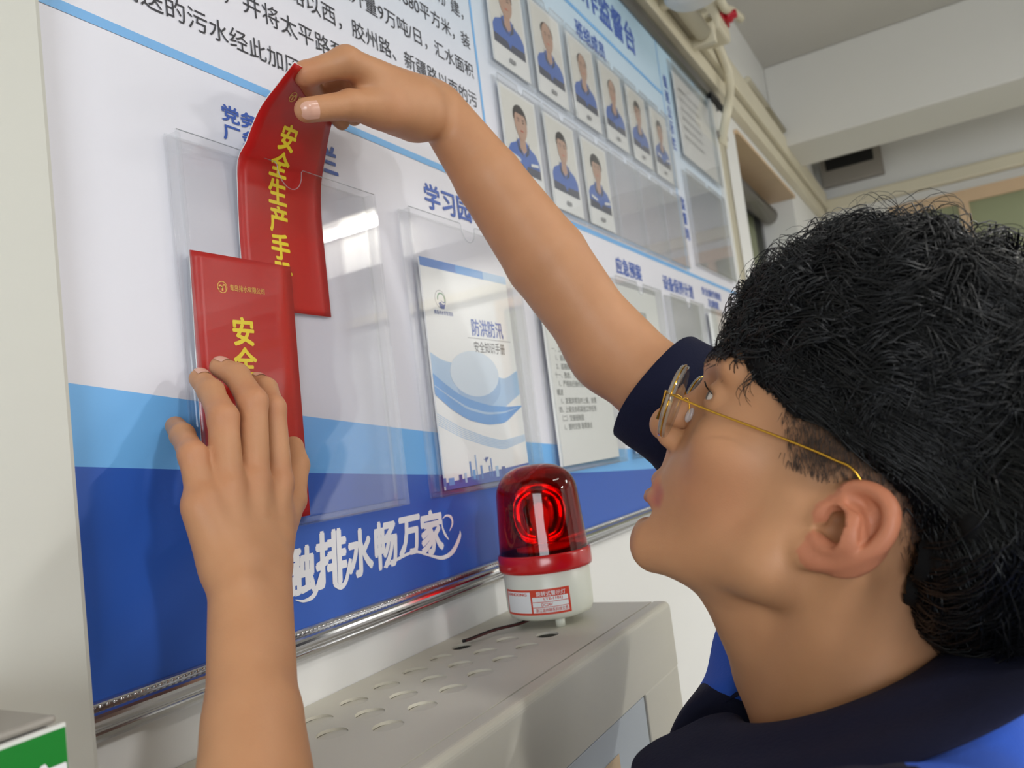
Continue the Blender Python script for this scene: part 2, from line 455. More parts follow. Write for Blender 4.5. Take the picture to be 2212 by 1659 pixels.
g = [at_y(p, -0.05) for p in [(1549, 92), (1562, 125), (1574, 160), (1577, 200), (1571, 240)]] + [at_y((1562, 290), -0.025), at_y((1562, 320), -0.012)]
t = thing('drop_cable', tuple(g[0]), 'cream cable drooping from the alarm box down beside the board', 'cable')
tube('cable_run', spline(g, 6), 0.0125, MT['trunk'], t, 10)
g2 = [g[0] + np.array([.02, .02, 0]), at_y((1569, 140), -0.025), at_y((1563, 185), -0.015), at_y((1567, 205), -0.012)]
tube('thin_cable', spline(g2, 6), 0.006, MT['trunk'], t, 8)
e0, e1 = at_y((1563, 300), -0.012), at_y((1594, 590), -0.012)
xm = (e0[0] + e1[0]) / 2
t = thing('wall_conduit', (xm, -0.006, FLOOR), 'straight cream conduit running down the wall beside the board', 'pipe')
tube('pipe_run', [(xm, -0.008, FLOOR), (xm, -0.008, e0[2])], 0.0155, MT['trunk'], t, 12)
for zz in (e0[2] - .005, e0[2] - .55, e0[2] - 1.2):
    boxes('pipe_saddle', [(xm - .03, xm + .03, -0.026, WALL, zz - .008, zz + .008)], MT['grey_lid'], t)
s0 = at_y((1500, 12), -0.14)
t = thing('ceiling_speaker', (s0[0], -0.14, 2.8), 'pale grey rounded speaker under the ceiling above the board', 'speaker')
lathe('speaker_body', [(0, 0), (.050, 0), (.058, .010), (.06, CEIL - s0[2] - .03), (0.05, CEIL - s0[2] - .015)], (s0[0], -.14, s0[2] + .015), MT['beam'], t, 32)
lathe('grille', [(0, -.003), (.036, -.003), (.040, 0.002)], (s0[0], -.14, s0[2] + .015), MT['beam'], t, 32)
gg = [at_y(p, -0.1) for p in [(1552, -25), (1557, 2), (1566, 18), (1580, 24)]]
tube('cable_loop', spline(gg + [gg[-1] + np.array([.12, 0, .03])], 6), 0.012, MT['trunk'], t, 10)
tube('upper_conduit', [(2.62, -.03, 2.66), (3.2, -.03, 2.66)], 0.012, MT['trunk'], t, 8)
# ------------------------------------------------------------------ green sign box, lower left
gy = -0.12
gr = at_y((141, 1559), gy)
gt = at_y((70, 1586), gy)[2]
t = thing('sign_box', (gr[0] - .1, gy, gt - .2), 'grey-lidded box with a green sign face on the cream column', 'sign box')
x1 = gr[0]
box('box_body', x1 - .24, x1 - .001, gy + .002, -0.0205, gt - .30, gt - .001, MT['framewhite'], t, 0.003)
box('sign_face', x1 - .24, x1, gy, gy + .0022, gt - .30, gt, MT['framewhite'], t)
box('green_panel', x1 - .235, x1 - .0006, gy - .0008, gy, gt - .295, gt - .0018, MT['green_sign'], t)
box('lid', x1 - .24, x1 - .001, gy + .004, -0.022, gt, gt + .004, MT['grey_lid'], t, 0.002)
box('lid_handle', x1 - .2, x1 - .022, gy + .02, -0.035, gt + .004, gt + .013, MT['grey_lid'], t, 0.004)
gc = at_y((106, 1650), gy - .001)
text_em('white_character', '安', x1 - .022, gc[2] - .46 * .022, 0.022, gy - .0012, MT['white_print'], t, 0.03, 'L')

# ------------------------------------------------------------------ display board
BX0, BX1, BZ0, BZ1 = 0.20, 2.155, 1.425, 2.447
board = thing('display_board', ((BX0 + BX1) / 2, 0, BZ0), 'large white and blue notice board with Chinese text fixed to the wall', 'notice board')
def panel_material():
    m, nt, b, out = nodes_of('board_print')
    tc = nt.nodes.new('ShaderNodeTexCoord'); sep = nt.nodes.new('ShaderNodeSeparateXYZ')
    nt.links.new(tc.outputs['Object'], sep.inputs[0])
    mr = nt.nodes.new('ShaderNodeMapRange'); mr.inputs['From Min'].default_value = 1.98; mr.inputs['From Max'].default_value = 2.40
    nt.links.new(sep.outputs['Z'], mr.inputs['Value'])
    n = nt.nodes.new('ShaderNodeTexNoise'); n.inputs['Scale'].default_value = 6; n.inputs['Detail'].default_value = 6
    nt.links.new(tc.outputs['Object'], n.inputs['Vector'])
    mx = nt.nodes.new('ShaderNodeMix'); mx.data_type = 'RGBA'
    mx.inputs['A'].default_value = lin((228, 228, 238)); mx.inputs['B'].default_value = lin((186, 218, 240))
    nt.links.new(mr.outputs['Result'], mx.inputs['Factor'])
    m2 = nt.nodes.new('ShaderNodeMix'); m2.data_type = 'RGBA'; m2.blend_type = 'MULTIPLY'; m2.inputs['Factor'].default_value = 0.06
    nt.links.new(mx.outputs['Result'], m2.inputs['A']); nt.links.new(n.outputs['Fac'], m2.inputs['B'])
    nt.links.new(m2.outputs['Result'], b.inputs['Base Color'])
    b.inputs['Roughness'].default_value = 0.36
    return m
MT['panel'] = panel_material()
box('print_panel', BX0, BX1, 0, WALL, BZ0, BZ1, MT['panel'], board)
def poly_print(name, poly, y, m, parent):
    """flat print: polygon strips given as list of (x, zlow, zhigh)"""
    V, Fc = [], []
    for x, a, b in poly: V += [(x, y, a), (x, y, b)]
    for i in range(len(poly) - 1): Fc.append((2 * i, 2 * i + 2, 2 * i + 3, 2 * i + 1))
    return mesh_obj(name, V, Fc, m, parent)
xs = np.array([.20, .3006, .4985, .70, .9017, 1.1907, 1.6, 2.155])
zb = np.array([1.642, 1.6286, 1.6026, 1.5785, 1.5571, 1.5307, 1.508, 1.50])
xc = np.array([.20, .3006, .4976, .6966, 1.022, 1.299, 1.7, 2.155])
zc_ = np.array([1.585, 1.5743, 1.5527, 1.5332, 1.5065, 1.4885, 1.47, 1.462])
xx = np.linspace(.20, 2.155, 60)
ZB = np.interp(xx, xs, zb); ZC = np.interp(xx, xc, zc_)
k = np.ones(5) / 5
ZB[2:-2] = np.convolve(ZB, k, 'valid'); ZC[2:-2] = np.convolve(ZC, k, 'valid')
poly_print('light_blue_band', [(x, c, b) for x, b, c in zip(xx, ZB, ZC)], -0.0004, MT['band_light'], board)
poly_print('dark_blue_band', [(x, BZ0, c) for x, c in zip(xx, ZC)], -0.0004, MT['band_dark'], board)
def stripe(x0, x1, z0, z1, name='blue_line', m='blue_stripe'):
    mesh_obj(name, [(x0, -.0005, z0), (x1, -.0005, z0), (x1, -.0005, z1), (x0, -.0005, z1)], [(0, 1, 2, 3)], MT[m], board)
stripe(BX0, BX1, 1.8905, 1.8985)
stripe(.8855, .8905, 1.8985, BZ1)
stripe(1.730, 1.7355, 1.8985, BZ1)
stripe(.8905, 1.730, 2.3125, 2.3205)
# running text
PT = 0.0224
for s, z in [('泵站经改建和扩建，', 2.132), ('占地面积1880平方米，装', 2.0935), ('机提升量9万吨/日，汇水面积', 2.053), ('承担中山路以西，胶州路、新疆路以南的污', 2.0125)]:
    text_em('body_text', s, .874 if s[-1] != '，' else .866, z, PT, -.0007, MT['black_print'], board, 0.004, 'R')
text_em('body_text', '水，并将太平路泵站和团岛泵站输', .4795 - PT * 2, 1.974, PT, -.0007, MT['black_print'], board, 0.004)
text_em('body_text', '输送的污水经此加压后输送至污水厂。', .411 - PT * 2.5, 1.9335, PT * .945, -.0007, MT['black_print'], board, 0.006)
# headings over the holders
text_fit('heading_text', '党务', .4445, .4835, 1.853, 1.868, -.0007, MT['heading'], board, 0.028)
text_fit('heading_text', '厂务', .4445, .4835, 1.8365, 1.851, -.0007, MT['heading'], board, 0.028)
text_fit('heading_text', '公开栏', .489, .583, 1.836, 1.867, -.0007, MT['heading'], board, 0.026)
text_fit('heading_text', '学习园地', .727, .858, 1.8365, 1.868, -.0007, MT['heading'], board, 0.022)
text_fit('heading_text', '应急预案', 1.292, 1.418, 1.836, 1.868, -.0007, MT['heading'], board, 0.022)
text_fit('heading_text', '设备保养计划', 1.54, 1.742, 1.836, 1.868, -.0007, MT['heading'], board, 0.022)
text_fit('heading_text', '安全操作规程', 1.815, 1.98, 1.856, 1.876, -.0007, MT['heading'], board, 0.022)
text_fit('heading_text', '及制度', 1.855, 1.95, 1.831, 1.851, -.0007, MT['heading'], board, 0.022)
text_fit('title_text', '工作监督台', 1.253, 1.58, 2.346, 2.414, -.0007, MT['heading'], board, 0.028)
text_fit('heading_text', '班组成员', 1.256, 1.388, 2.262, 2.297, -.0007, MT['heading'], board, 0.022)
for s, zt, zbm in (('值班公示栏', 2.378, 2.19), ('监督岗', 2.083, 1.975)):
    h = (zt - zbm) / len(s)
    for i, ch in enumerate(s):
        text_fit('side_text', ch, 1.751, 1.781, zt - (i + 1) * h + h * .08, zt - i * h - h * .08, -.0007, MT['heading'], board, 0.022)
# slogan with swashes
SL = [('融', .462, .4985, 1.4525, 1.4925), ('排', .499, .5385, 1.452, 1.501), ('水', .539, .574, 1.453, 1.4965), ('畅', .576, .6105, 1.4535, 1.4985), ('万', .6125, .6485, 1.459, 1.498), ('家', .648, .688, 1.4535, 1.499)]
for ch, x0, x1_, z0, z1 in SL:
    text_fit('slogan_text', ch, x0, x1_, z0, z1, -.0007, MT['white_print'], board, 0.040, 0.10)
def swash(pts, w, name='slogan_swash'):
    P = spline([np.array([a, b]) for a, b in pts], 8)
    V, Fc = [], []
    for i, p in enumerate(P):
        d_ = P[min(i + 1, len(P) - 1)] - P[max(i - 1, 0)]; d_ /= np.linalg.norm(d_) + 1e-9
        nrm = np.array([-d_[1], d_[0]])
        ww = np.interp(i / (len(P) - 1), np.linspace(0, 1, len(w)), w) / 2
        V += [(p[0] + nrm[0] * ww, -.0010, p[1] + nrm[1] * ww), (p[0] - nrm[0] * ww, -.0010, p[1] - nrm[1] * ww)]
    for i in range(len(P) - 1): Fc.append((2 * i, 2 * i + 1, 2 * i + 3, 2 * i + 2))
    mesh_obj(name, V, Fc, MT['white_print'], board)
swash([(.586, 1.4555), (.606, 1.459), (.635, 1.4615), (.658, 1.454), (.680, 1.4475), (.700, 1.4505), (.716, 1.4635), (.7185, 1.470)], [.0015, .003, .003, .0025, .004, .0055, .005, .001])
swash([(.472, 1.4505), (.482, 1.4475), (.494, 1.4505), (.5045, 1.466)], [.0008, .0025, .0045, .004])
swash([(.519, 1.4535), (.5265, 1.4495), (.534, 1.4545), (.542, 1.4715)], [.005, .0045, .0045, .004])
swash([(.688, 1.487), (.696, 1.4895), (.7045, 1.4865), (.7055, 1.4795), (.6985, 1.4725)], [.0005, .002, .0035, .003, .0005], 'slogan_heart')
swash([(.6875, 1.4865), (.6865, 1.479), (.690, 1.4705), (.6955, 1.464)], [.0005, .0025, .0035, .001], 'slogan_heart')
# frame
def rail(name, prof, x0, x1_, m, parent):
    V, Fc = [], []
    n = len(prof)
    for X in (x0, x1_): V += [(X, y, z) for y, z in prof]
    for i in range(n): Fc.append((i, (i + 1) % n, (i + 1) % n + n, i + n))
    Fc += [tuple(range(n - 1, -1, -1)), tuple(range(n, 2 * n))]
    o = mesh_obj(name, V, Fc, m, parent)
    bm = bmesh.new(); bm.from_mesh(o.data); bmesh.ops.recalc_face_normals(bm, faces=bm.faces[:]); bm.to_mesh(o.data); bm.free()
    return o
prof = [(WALL, 1.4265), (-.004, 1.4265), (-.0055, 1.4255), (-.0045, 1.4215)] + [(-.0045 - .0075 * math.sin(a), 1.4155 + .006 * math.cos(a)) for a in np.linspace(.1, math.pi - .35, 9)] + [(-.0065, 1.4085), (-.0075, 1.407), (-.006, 1.4045), (-.003, 1.4015), (WALL, 1.4015)]
rail('bottom_rail', prof, BX0, BX1 + .04, MT['chrome'], board)
nb = 330
V, Fc = [], []
for i in range(nb):
    cx = .285 + i * .0048
    kk = len(V)
    for a in range(6):
        an = 2 * math.pi * a / 6
        V.append((cx + .0017 * math.cos(an), -.0052, 1.4234 + .0011 * math.sin(an)))
    V.append((cx, -.0068, 1.4234))
    Fc += [(kk + a, kk + (a + 1) % 6, kk + 6) for a in range(6)]
bd = mesh_obj('rail_beading', V, Fc, MT['chrome'], board, True); bd['kind'] = 'stuff'
tr_ = [(WALL, 2.447), (-.004, 2.447), (-.011, 2.453), (-.0125, 2.466), (-.010, 2.482), (-.004, 2.490), (WALL, 2.490)]
rail('top_rail', tr_, BX0, BX1 + .11, MT['alu'], board)
boxes('right_rail', [(BX1, BX1 + .042, -.010, WALL, 1.4265, 2.447)], MT['framewhite'], board)
box('corner_bracket', BX1 - .01, BX1 + .115, -.016, -.0105, 2.437, 2.462, MT['dark'], board, 0.002)

# ------------------------------------------------------------------ acrylic holders
def notched(x0, x1_, z0, z1, r_, cx=None, depth=None):
    cx = (x0 + x1_) / 2 if cx is None else cx
    depth = depth or r_
    P = [(x0, z0), (x1_, z0), (x1_, z1), (cx + r_ * 1.15, z1)]
    for a in np.linspace(0, math.pi, 15): P.append((cx + r_ * math.cos(a), z1 - .002 - depth * math.sin(a)))
    return P + [(cx - r_ * 1.15, z1), (x0, z1)]
def holder(name, x0, x1_, z0, z1, label, group, gap=0.012, r_=0.0145, depth=.019, sp=0.005):
    t = thing(name, ((x0 + x1_) / 2, 0, z0), label, 'acrylic holder', group)
    g0 = -.0012
    box('back_sheet', x0, x1_, g0 - .0018, g0, z0, z1, MT['acrylic'], t)
    prism('front_sheet', notched(x0, x1_, z0, z1, r_, depth=depth), g0 - .0018 - gap - .0022, g0 - .0018 - gap, MT['acrylic'], t)
    for a, b in ((x0, x0 + sp), (x1_ - sp, x1_)):
        box('side_spacer', a, b, g0 - .0018 - gap + .0001, g0 - .0019, z0 + sp, z1 - .001, MT['acrylic_edge'], t, 0.0008, 1)
    box('bottom_spacer', x0, x1_, g0 - .0018 - gap + .0001, g0 - .0019, z0, z0 + sp, MT['acrylic_edge'], t, 0.0008, 1)
    # polished sheet edges
    yf = g0 - .0018 - gap
    e = .0008
    boxes('sheet_edges', [(x0 - e, x0, yf - .0023, yf, z0, z1), (x1_, x1_ + e, yf - .0023, yf, z0, z1), (x0, x1_, yf - .0023, yf, z0 - e, z0),
                          (x0 - e, x0, g0 - .0018, g0, z0, z1), (x1_, x1_ + e, g0 - .0018, g0, z0, z1), (x0, x1_, g0 - .0018, g0, z0 - e, z0), (x0, x1_, g0 - .0018, g0, z1, z1 + e)], MT['acrylic_edge'], t)
    cx = (x0 + x1_) / 2
    yy = yf - .0011
    ne = [(x0, yy, z1), (cx - r_ * 1.15, yy, z1)] + [(cx + r_ * math.cos(a), yy, z1 - .002 - depth * math.sin(a)) for a in np.linspace(math.pi, 0, 13)] + [(cx + r_ * 1.15, yy, z1), (x1_, yy, z1)]
    tube('sheet_lip', ne, .00045 if sp > .0045 else .0004, MT['acrylic_rim'], t, 5)
    return t
HX = [.386 + .2855 * i for i in range(6)]
HW, HZ0, HZ1 = .229, 1.511, 1.8225
hl = ['clear acrylic holder with two red booklets under the party affairs heading', 'clear acrylic holder with the blue flood booklet under the study heading',
      'clear acrylic holder with a typed sheet beside the flood booklet holder', 'clear acrylic holder with a typed sheet under the emergency plan heading',
      'empty clear acrylic holder under the maintenance plan heading', 'clear acrylic holder with a sheet at the right end of the lower row']
for i in range(6):
    holder('document_holder', HX[i], HX[i] + HW, HZ0, HZ1, hl[i], 'large document holders on the board')
PX = [.920 + .1335 * i for i in range(6)]
PW = .1265
R1, R2 = (2.084, 2.252), (1.901, 2.066)
ordw = ['first', 'second', 'third', 'fourth', 'fifth', 'sixth']
for i in range(6):
    holder('portrait_holder', PX[i], PX[i] + PW, R1[0], R1[1], 'clear portrait holder, %s from the text column, in the row under the members heading' % ordw[i], 'portrait holders on the board', .007, .009, .010, .004)
for i in range(6):
    holder('portrait_holder', PX[i], PX[i] + PW, R2[0], R2[1], ('clear portrait holder, %s from the text column, in the lower portrait row' if i < 3 else 'empty clear portrait holder, %s from the text column, in the lower portrait row') % ordw[i], 'portrait holders on the board', .007, .009, .010, .004)
holder('wide_holder', 1.802, 2.135, 2.185, 2.428, 'wide acrylic holder with a pale sheet at the upper right of the board', 'wide holders on the board', .008, .012, .01, .005)
holder('wide_holder', 1.792, 2.125, 1.921, 2.152, 'empty wide acrylic holder below the other wide holder', 'wide holders on the board', .008, .012, .01, .005)

# ------------------------------------------------------------------ portrait cards
MT['skin_print'] = mat('skin_tone_print', (196, 160, 140), 0.4)
MT['jacket_print'] = mat('jacket_blue_print', (78, 116, 196), 0.4)
MT['jacket_dark_print'] = mat('jacket_grey_print', (78, 82, 100), 0.4)
MT['hair_print'] = mat('hair_black_print', (44, 42, 46), 0.4)
MT['bg_print'] = mat('photo_background_print', (232, 232, 226), 0.4)
rnd = random.Random(5)
def portrait(x0, z0, h, w, hairk, label, tilt=0.0, ribbon=False, facew=1.0, shift=0.0):
    """identity photo card: print layers in card coordinates u 0..1, v 0..1"""
    t = thing('portrait_card', (x0 + w / 2, -.0045, z0), label, 'photo card', 'portrait photo cards on the board')
    y = -.0046
    box('card', x0, x0 + w, y, y + .0006, z0, z0 + h, MT['paper'], t)
    lay = [0]
    def shape(name, pts, m):
        lay[0] += 1
        prism(name, [(x0 + w * u, z0 + h * v) for u, v in pts], y - .00012 * lay[0] - .0001, y - .00012 * lay[0], MT[m], t)
    c = .5 + shift
    shape('printed_background', [(.06, .2), (.94, .2), (.94, .97), (.06, .97)], 'bg_print')
    shape('printed_jacket', [(.08, .2), (.92, .2), (.92, .37), (.84, .44), (.68, .485), (.61, .53), (.39, .53), (.32, .485), (.16, .44), (.08, .37)], 'jacket_print')
    shape('printed_jacket_front', [(.08, .2), (.92, .2), (.92, .29), (.56, .28), (.5, .22), (.44, .28), (.08, .29)], 'jacket_dark_print')
    shape('printed_neck', [(c - .09, .44), (c, .39), (c + .09, .44), (c + .08, .56), (c - .08, .56)], 'skin_print')
    shape('printed_collar', [(c - .17, .53), (c - .02, .36), (c - .14, .41)], 'jacket_dark_print')
    shape('printed_collar', [(c + .17, .53), (c + .14, .41), (c + .02, .36)], 'jacket_dark_print')
    fw = .168 * facew
    ff = [(c + fw * math.cos(a) * (1 - .12 * max(0, -math.sin(a))), .685 + .163 * math.sin(a)) for a in np.linspace(0, 2 * math.pi, 22)[:-1]]
    if hairk == 2:
        shape('printed_hair', [(c + (fw + .045) * math.cos(a), .74 + .13 * math.sin(a)) for a in np.linspace(-.35, math.pi + .35, 18)], 'hair_print')
    else:
        shape('printed_hair', [(c + (fw + .018) * math.cos(a), .745 + (.130 if hairk else .108) * math.sin(a)) for a in np.linspace(-.25, math.pi + .25, 18)], 'hair_print')
    if hairk == 2: ff = [(u, min(v, .765)) for u, v in ff]
    elif hairk == 1: ff = [(u, min(v, .785)) for u, v in ff]
    shape('printed_face', ff, 'skin_print')
    for s in (-1, 1):
        shape('printed_brow', [(c + s * .035, .725), (c + s * .095, .73), (c + s * .095, .739), (c + s * .035, .735)], 'hair_print')
        shape('printed_eye', [(c + s * .04, .703), (c + s * .085, .703), (c + s * .085, .711), (c + s * .04, .711)], 'hair_print')
    shape('printed_mouth', [(c - .04, .612), (c + .04, .612), (c + .035, .62), (c - .035, .62)], 'orange_print')
    if ribbon:
        shape('reflective_strip', [(.14, .315), (.36, .29), (.36, .32), (.14, .345)], 'paper')
        shape('reflective_strip', [(.64, .29), (.86, .315), (.86, .345), (.64, .32)], 'paper')
    shape('printed_name', [(.42, .075), (.58, .075), (.58, .115), (.42, .115)], 'grey_print')
spec = [(0, 0, 1, 'blue jacket and dark sweater', False, 1.05), (0, 1, 0, 'high forehead and blue jacket', False, 1.05), (0, 2, 0, 'thin hair and dark collar', False, .95),
        (0, 3, 0, 'shaved hair and blue jacket', False, .92), (0, 4, 1, 'short hair and blue work jacket', False, .95), (0, 5, 1, 'white strips on the blue jacket', True, .92),
        (1, 0, 1, 'white strips on a light blue jacket', True, 1.0), (1, 1, 1, 'short hair and dark jacket front', False, .95), (1, 2, 2, 'thick black fringe and white strips', True, 1.0)]
for row, i, hk, dsc, rb, fwid in spec:
    z0, z1 = (R1, R2)[row]
    portrait(PX[i] + .0095, z0 + .008, z1 - z0 - .014, PW - .019, hk, 'identity photo card of a person with ' + dsc + (', upper row' if row == 0 else ', lower row'), ribbon=rb, facew=fwid)

# ------------------------------------------------------------------ sheets in the holders
def sheet(x0, x1_, z0, z1, label, y=-.0062):
    t = thing('document_sheet', ((x0 + x1_) / 2, y, z0), label, 'paper sheet', 'typed sheets in the holders')
    box('page', x0, x1_, y, y + .0005, z0, z1, MT['paper'], t)
    return t
def typed(t, x, z, wid, em, s, y=-.0064):
    text_em('typed_line', s, x, z, em, y, MT['grey_print'], t, 0.012, wx=1.0)
t = sheet(.968, 1.178, 1.519, 1.813, 'white typed sheet of numbered rules in the holder beside the flood booklet')
L3 = [('一、工作职责', 0), ('1、值班员负责设备运行', 1), ('2、巡视检查各类设备', 1), ('十一、熟悉、十二、记录', 0), ('1、严格执行操作规程，认真', 1), ('概述', 0), ('1、发现异常及时上报，处理', 1), ('四、上级交办的其他工作任务', 0), ('（二）交接班制度', 0), ('1、按时交接 逐项清点', 1)]
zz = 1.7905
for z, (s, ind) in zip(np.linspace(1.685, 1.573, 10), L3):
    typed(t, .986 + ind * .008, z, .15, .0098, s)
t = sheet(1.252, 1.462, 1.519, 1.812, 'white typed sheet under the emergency plan heading')
typed(t, 1.30, 1.765, .1, .016, '排水应急预案')
for k_, z in enumerate(np.linspace(1.725, 1.56, 12)):
    typed(t, 1.27 + .01 * (k_ % 3), z, .15, .010, ['成立抢险领导小组，明确职责', '加强汛期值班和设备巡查工作', '发现险情立即上报并组织抢修'][k_ % 3])
t = sheet(1.822, 2.03, 1.519, 1.812, 'plain white sheet in the last holder of the lower row')
t = sheet(1.815, 2.12, 2.195, 2.405, 'pale landscape sheet in the upper wide holder', -.006)
for k_, z in enumerate(np.linspace(2.37, 2.25, 6)):
    typed(t, 1.85, z, .2, .011, '值班时间 姓名 联系电话 带班领导', -.0062)
# ------------------------------------------------------------------ booklets
def polyline_at(P, s):
    P = np.asarray(P, float); L = np.r_[0, np.cumsum(np.linalg.norm(np.diff(P, axis=0), axis=1))]
    s = np.asarray(s, float)
    return np.stack([np.interp(s, L, P[:, i]) for i in range(P.shape[1])], -1)
def booklet(name, fmap, w, h, th, label, group, cover):
    """fmap(u, v, d) -> world; d metres towards the reader"""
    o0 = fmap(np.array([w / 2]), np.array([0.]), np.array([0.]))[0]
    t = thing(name, tuple(o0), label, 'booklet', group)
    nu, nv = 10, 40
    U, Vv = np.meshgrid(np.linspace(0, w, nu), np.linspace(0, h, nv)); U = U.ravel(); Vv = Vv.ravel()
    A = fmap(U, Vv, np.full(len(U), 0.0)); B = fmap(U, Vv, np.full(len(U), -th))
    Vx = np.r_[A, B]; n = nu * nv; Fc = []
    for j in range(nv - 1):
        for i in range(nu - 1):
            a = j * nu + i
            Fc += [(a, a + 1, a + nu + 1, a + nu), (n + a, n + a + nu, n + a + nu + 1, n + a + 1)]
    rim = [i for i in range(nu)] + [j * nu + nu - 1 for j in range(1, nv)] + [(nv - 1) * nu + i for i in range(nu - 2, -1, -1)] + [j * nu for j in range(nv - 2, 0, -1)]
    for a, b in zip(rim, rim[1:] + rim[:1]): Fc.append((a, a + n, b + n, b))
    mesh_obj('cover', Vx, Fc, cover, t, True)
    pg = fmap(U, Vv, np.full(len(U), -th - .0003)); pg2 = fmap(U, Vv, np.full(len(U), -th - .0009))
    mesh_obj('pages', np.r_[pg, pg2], Fc, MT['paper'], t, True)
    return t
def cover_print(t, fmap, V, T, u0, v0, m, name):
    P = fmap(u0 + V[:, 0], v0 + V[:, 1], .00025 + (GE if len(GE) == len(V) else np.zeros(len(V))))
    mesh_obj(name, P, T, m, t)
def fan(poly):
    return [tuple(range(len(poly)))]
def ring_pts(r0, r1, n=28, a0=0, a1=2 * math.pi):
    V, Fc = [], []
    for i in range(n + 1):
        a = a0 + (a1 - a0) * i / n
        V += [(r0 * math.cos(a), r0 * math.sin(a)), (r1 * math.cos(a), r1 * math.sin(a))]
    for i in range(n): Fc.append((2 * i, 2 * i + 1, 2 * i + 3, 2 * i + 2))
    return np.array(V), Fc
def safety_print(t, fmap, W, H):
    for i, ch in enumerate('安全生产手册'):
        V, T = glyphs(ch, 0.032)
        c = (V.max(0) + V.min(0)) / 2
        cover_print(t, fmap, (V - c) * np.array([.0235, .0245]), T, .0455, H - .0615 - i * .0245, MT['yellow_print'], 'title_character')
    V, Fc = ring_pts(.0042, .0049); cover_print(t, fmap, V, Fc, .0275, H - .0265, MT['gold_print'], 'logo_ring')
    for dx in (-.0019, 0.0019):
        V, Fc = ring_pts(.0011, .0019, 12, math.pi * .0, math.pi); V[:, 1] *= 1.5
        cover_print(t, fmap, V, Fc, .0275 + dx, H - .0265 - .0006 + (.0004 if dx > 0 else -.0004), MT['gold_print'], 'logo_wave')
        cover_print(t, fmap, np.array([(-.0019, -.0028), (-.0011, -.0028), (-.0011, .0002), (-.0019, .0002)]), fan(range(4)), .0275 + dx, H - .0265 - .0002, MT['gold_print'], 'logo_wave')
        cover_print(t, fmap, np.array([(.0011, -.0028), (.0019, -.0028), (.0019, .0002), (.0011, .0002)]), fan(range(4)), .0275 + dx, H - .0265 - .0002, MT['gold_print'], 'logo_wave')
    V, T = glyphs('青岛排水有限公司', 0.014)
    s = .036 / (V[:, 0].max())
    cover_print(t, fmap, V * np.array([s, s * 1.25]), T, .0345, H - .0282, MT['gold_print'], 'company_name')
W1, H1 = .103, .217
Q = {'tl': (.3945, 1.7315), 'tr': (.4975, 1.7328), 'br': (.4905, 1.5170), 'bl': (.3875, 1.5162)}
def map1(u, v, d):
    a = u / W1; b = v / H1
    P = sum(np.outer(wt, np.array(Q[k_])) for k_, wt in (('bl', (1 - a) * (1 - b)), ('br', a * (1 - b)), ('tl', (1 - a) * b), ('tr', a * b)))
    return np.stack([P[:, 0], -.0088 - d, P[:, 1]], 1)
b1 = booklet('safety_booklet', map1, W1, H1, .001, 'flat red safety booklet standing low in the holder under the left hand', 'red safety booklets', MT['red_cover'])
safety_print(b1, map1, W1, H1)
LX, RX = .447, .547
Lp = [(LX, -.0045, 1.693), (LX, -.0058, 1.750), (LX, -.0088, 1.788), (LX, -.0125, 1.815)] + [tuple(at_x(p, LX)) for p in [(533, 308), (545, 275), (566, 230), (600, 185), (637, 137)]]
Rp = [(RX, -.0042, 1.693), (RX, -.0050, 1.780), (RX, -.0080, 1.812), (RX, -.0115, 1.826), (RX + .001, -.018, 1.846), (RX + .002, -.026, 1.868), (RX + .003, -.038, 1.890), (RX + .003, -.046, 1.9005)]
Lc, Rc = np.array(spline(Lp, 6)), np.array(spline(Rp, 6))
lenL = np.linalg.norm(np.diff(Lc, axis=0), axis=1).sum(); lenR = np.linalg.norm(np.diff(Rc, axis=0), axis=1).sum()
def map2(u, v, d):
    a = (u / W1)[:, None]
    def base(vv):
        return polyline_at(Lc, vv / H1 * lenL) * (1 - a) + polyline_at(Rc, vv / H1 * lenR) * a
    P = base(v)
    e = .002
    tv = base(np.minimum(v + e, H1)) - base(np.maximum(v - e, 0))
    tu = polyline_at(Rc, v / H1 * lenR) - polyline_at(Lc, v / H1 * lenL)
    n = np.cross(tu, tv); n /= np.linalg.norm(n, axis=1)[:, None] + 1e-12
    return P + n * d[:, None]
b2 = booklet('safety_booklet', map2, W1, H1, .0006, 'bent red safety booklet pinched by the raised hand while being slid into the holder', 'red safety booklets', MT['red_cover'])
safety_print(b2, map2, W1, H1)

# flood-control booklet
FX0, FX1, FZ0, FZ1, FY = .7005, .8855, 1.5185, 1.7745, -.0085
fb = thing('flood_booklet', ((FX0 + FX1) / 2, FY, FZ0), 'white and blue flood-control booklet with a city skyline, in the second holder', 'booklet')
box('cover', FX0, FX1, FY, FY + .002, FZ0, FZ1, MT['paper'], fb)
def fpoly(name, pts, m, lv=1):
    prism(name, pts, FY - .00013 * lv - .00008, FY - .00013 * lv, MT[m], fb)
def fstrip(name, up, lo, m, lv=1):
    X = np.linspace(FX0, FX1, 28)
    a = np.interp(X, [p[0] for p in up], [p[1] for p in up]); b = np.interp(X, [p[0] for p in lo], [p[1] for p in lo])
    kk = np.ones(3) / 3; a[1:-1] = np.convolve(a, kk, 'valid'); b[1:-1] = np.convolve(b, kk, 'valid')
    y = FY - .00013 * lv
    V, Fc = [], []
    for x, p, q in zip(X, a, b): V += [(x, y, q), (x, y, max(p, q))]
    for i in range(len(X) - 1): Fc.append((2 * i, 2 * i + 2, 2 * i + 3, 2 * i + 1))
    mesh_obj(name, V, Fc, MT[m], fb)
fpoly('top_stripe', [(FX0, 1.7645), (.770, 1.7645), (.770, FZ1), (FX0, FZ1)], 'blue_cover')
fpoly('top_stripe', [(.770, 1.7645), (.830, 1.7645), (.830, FZ1), (.770, FZ1)], 'mid_blue_print')
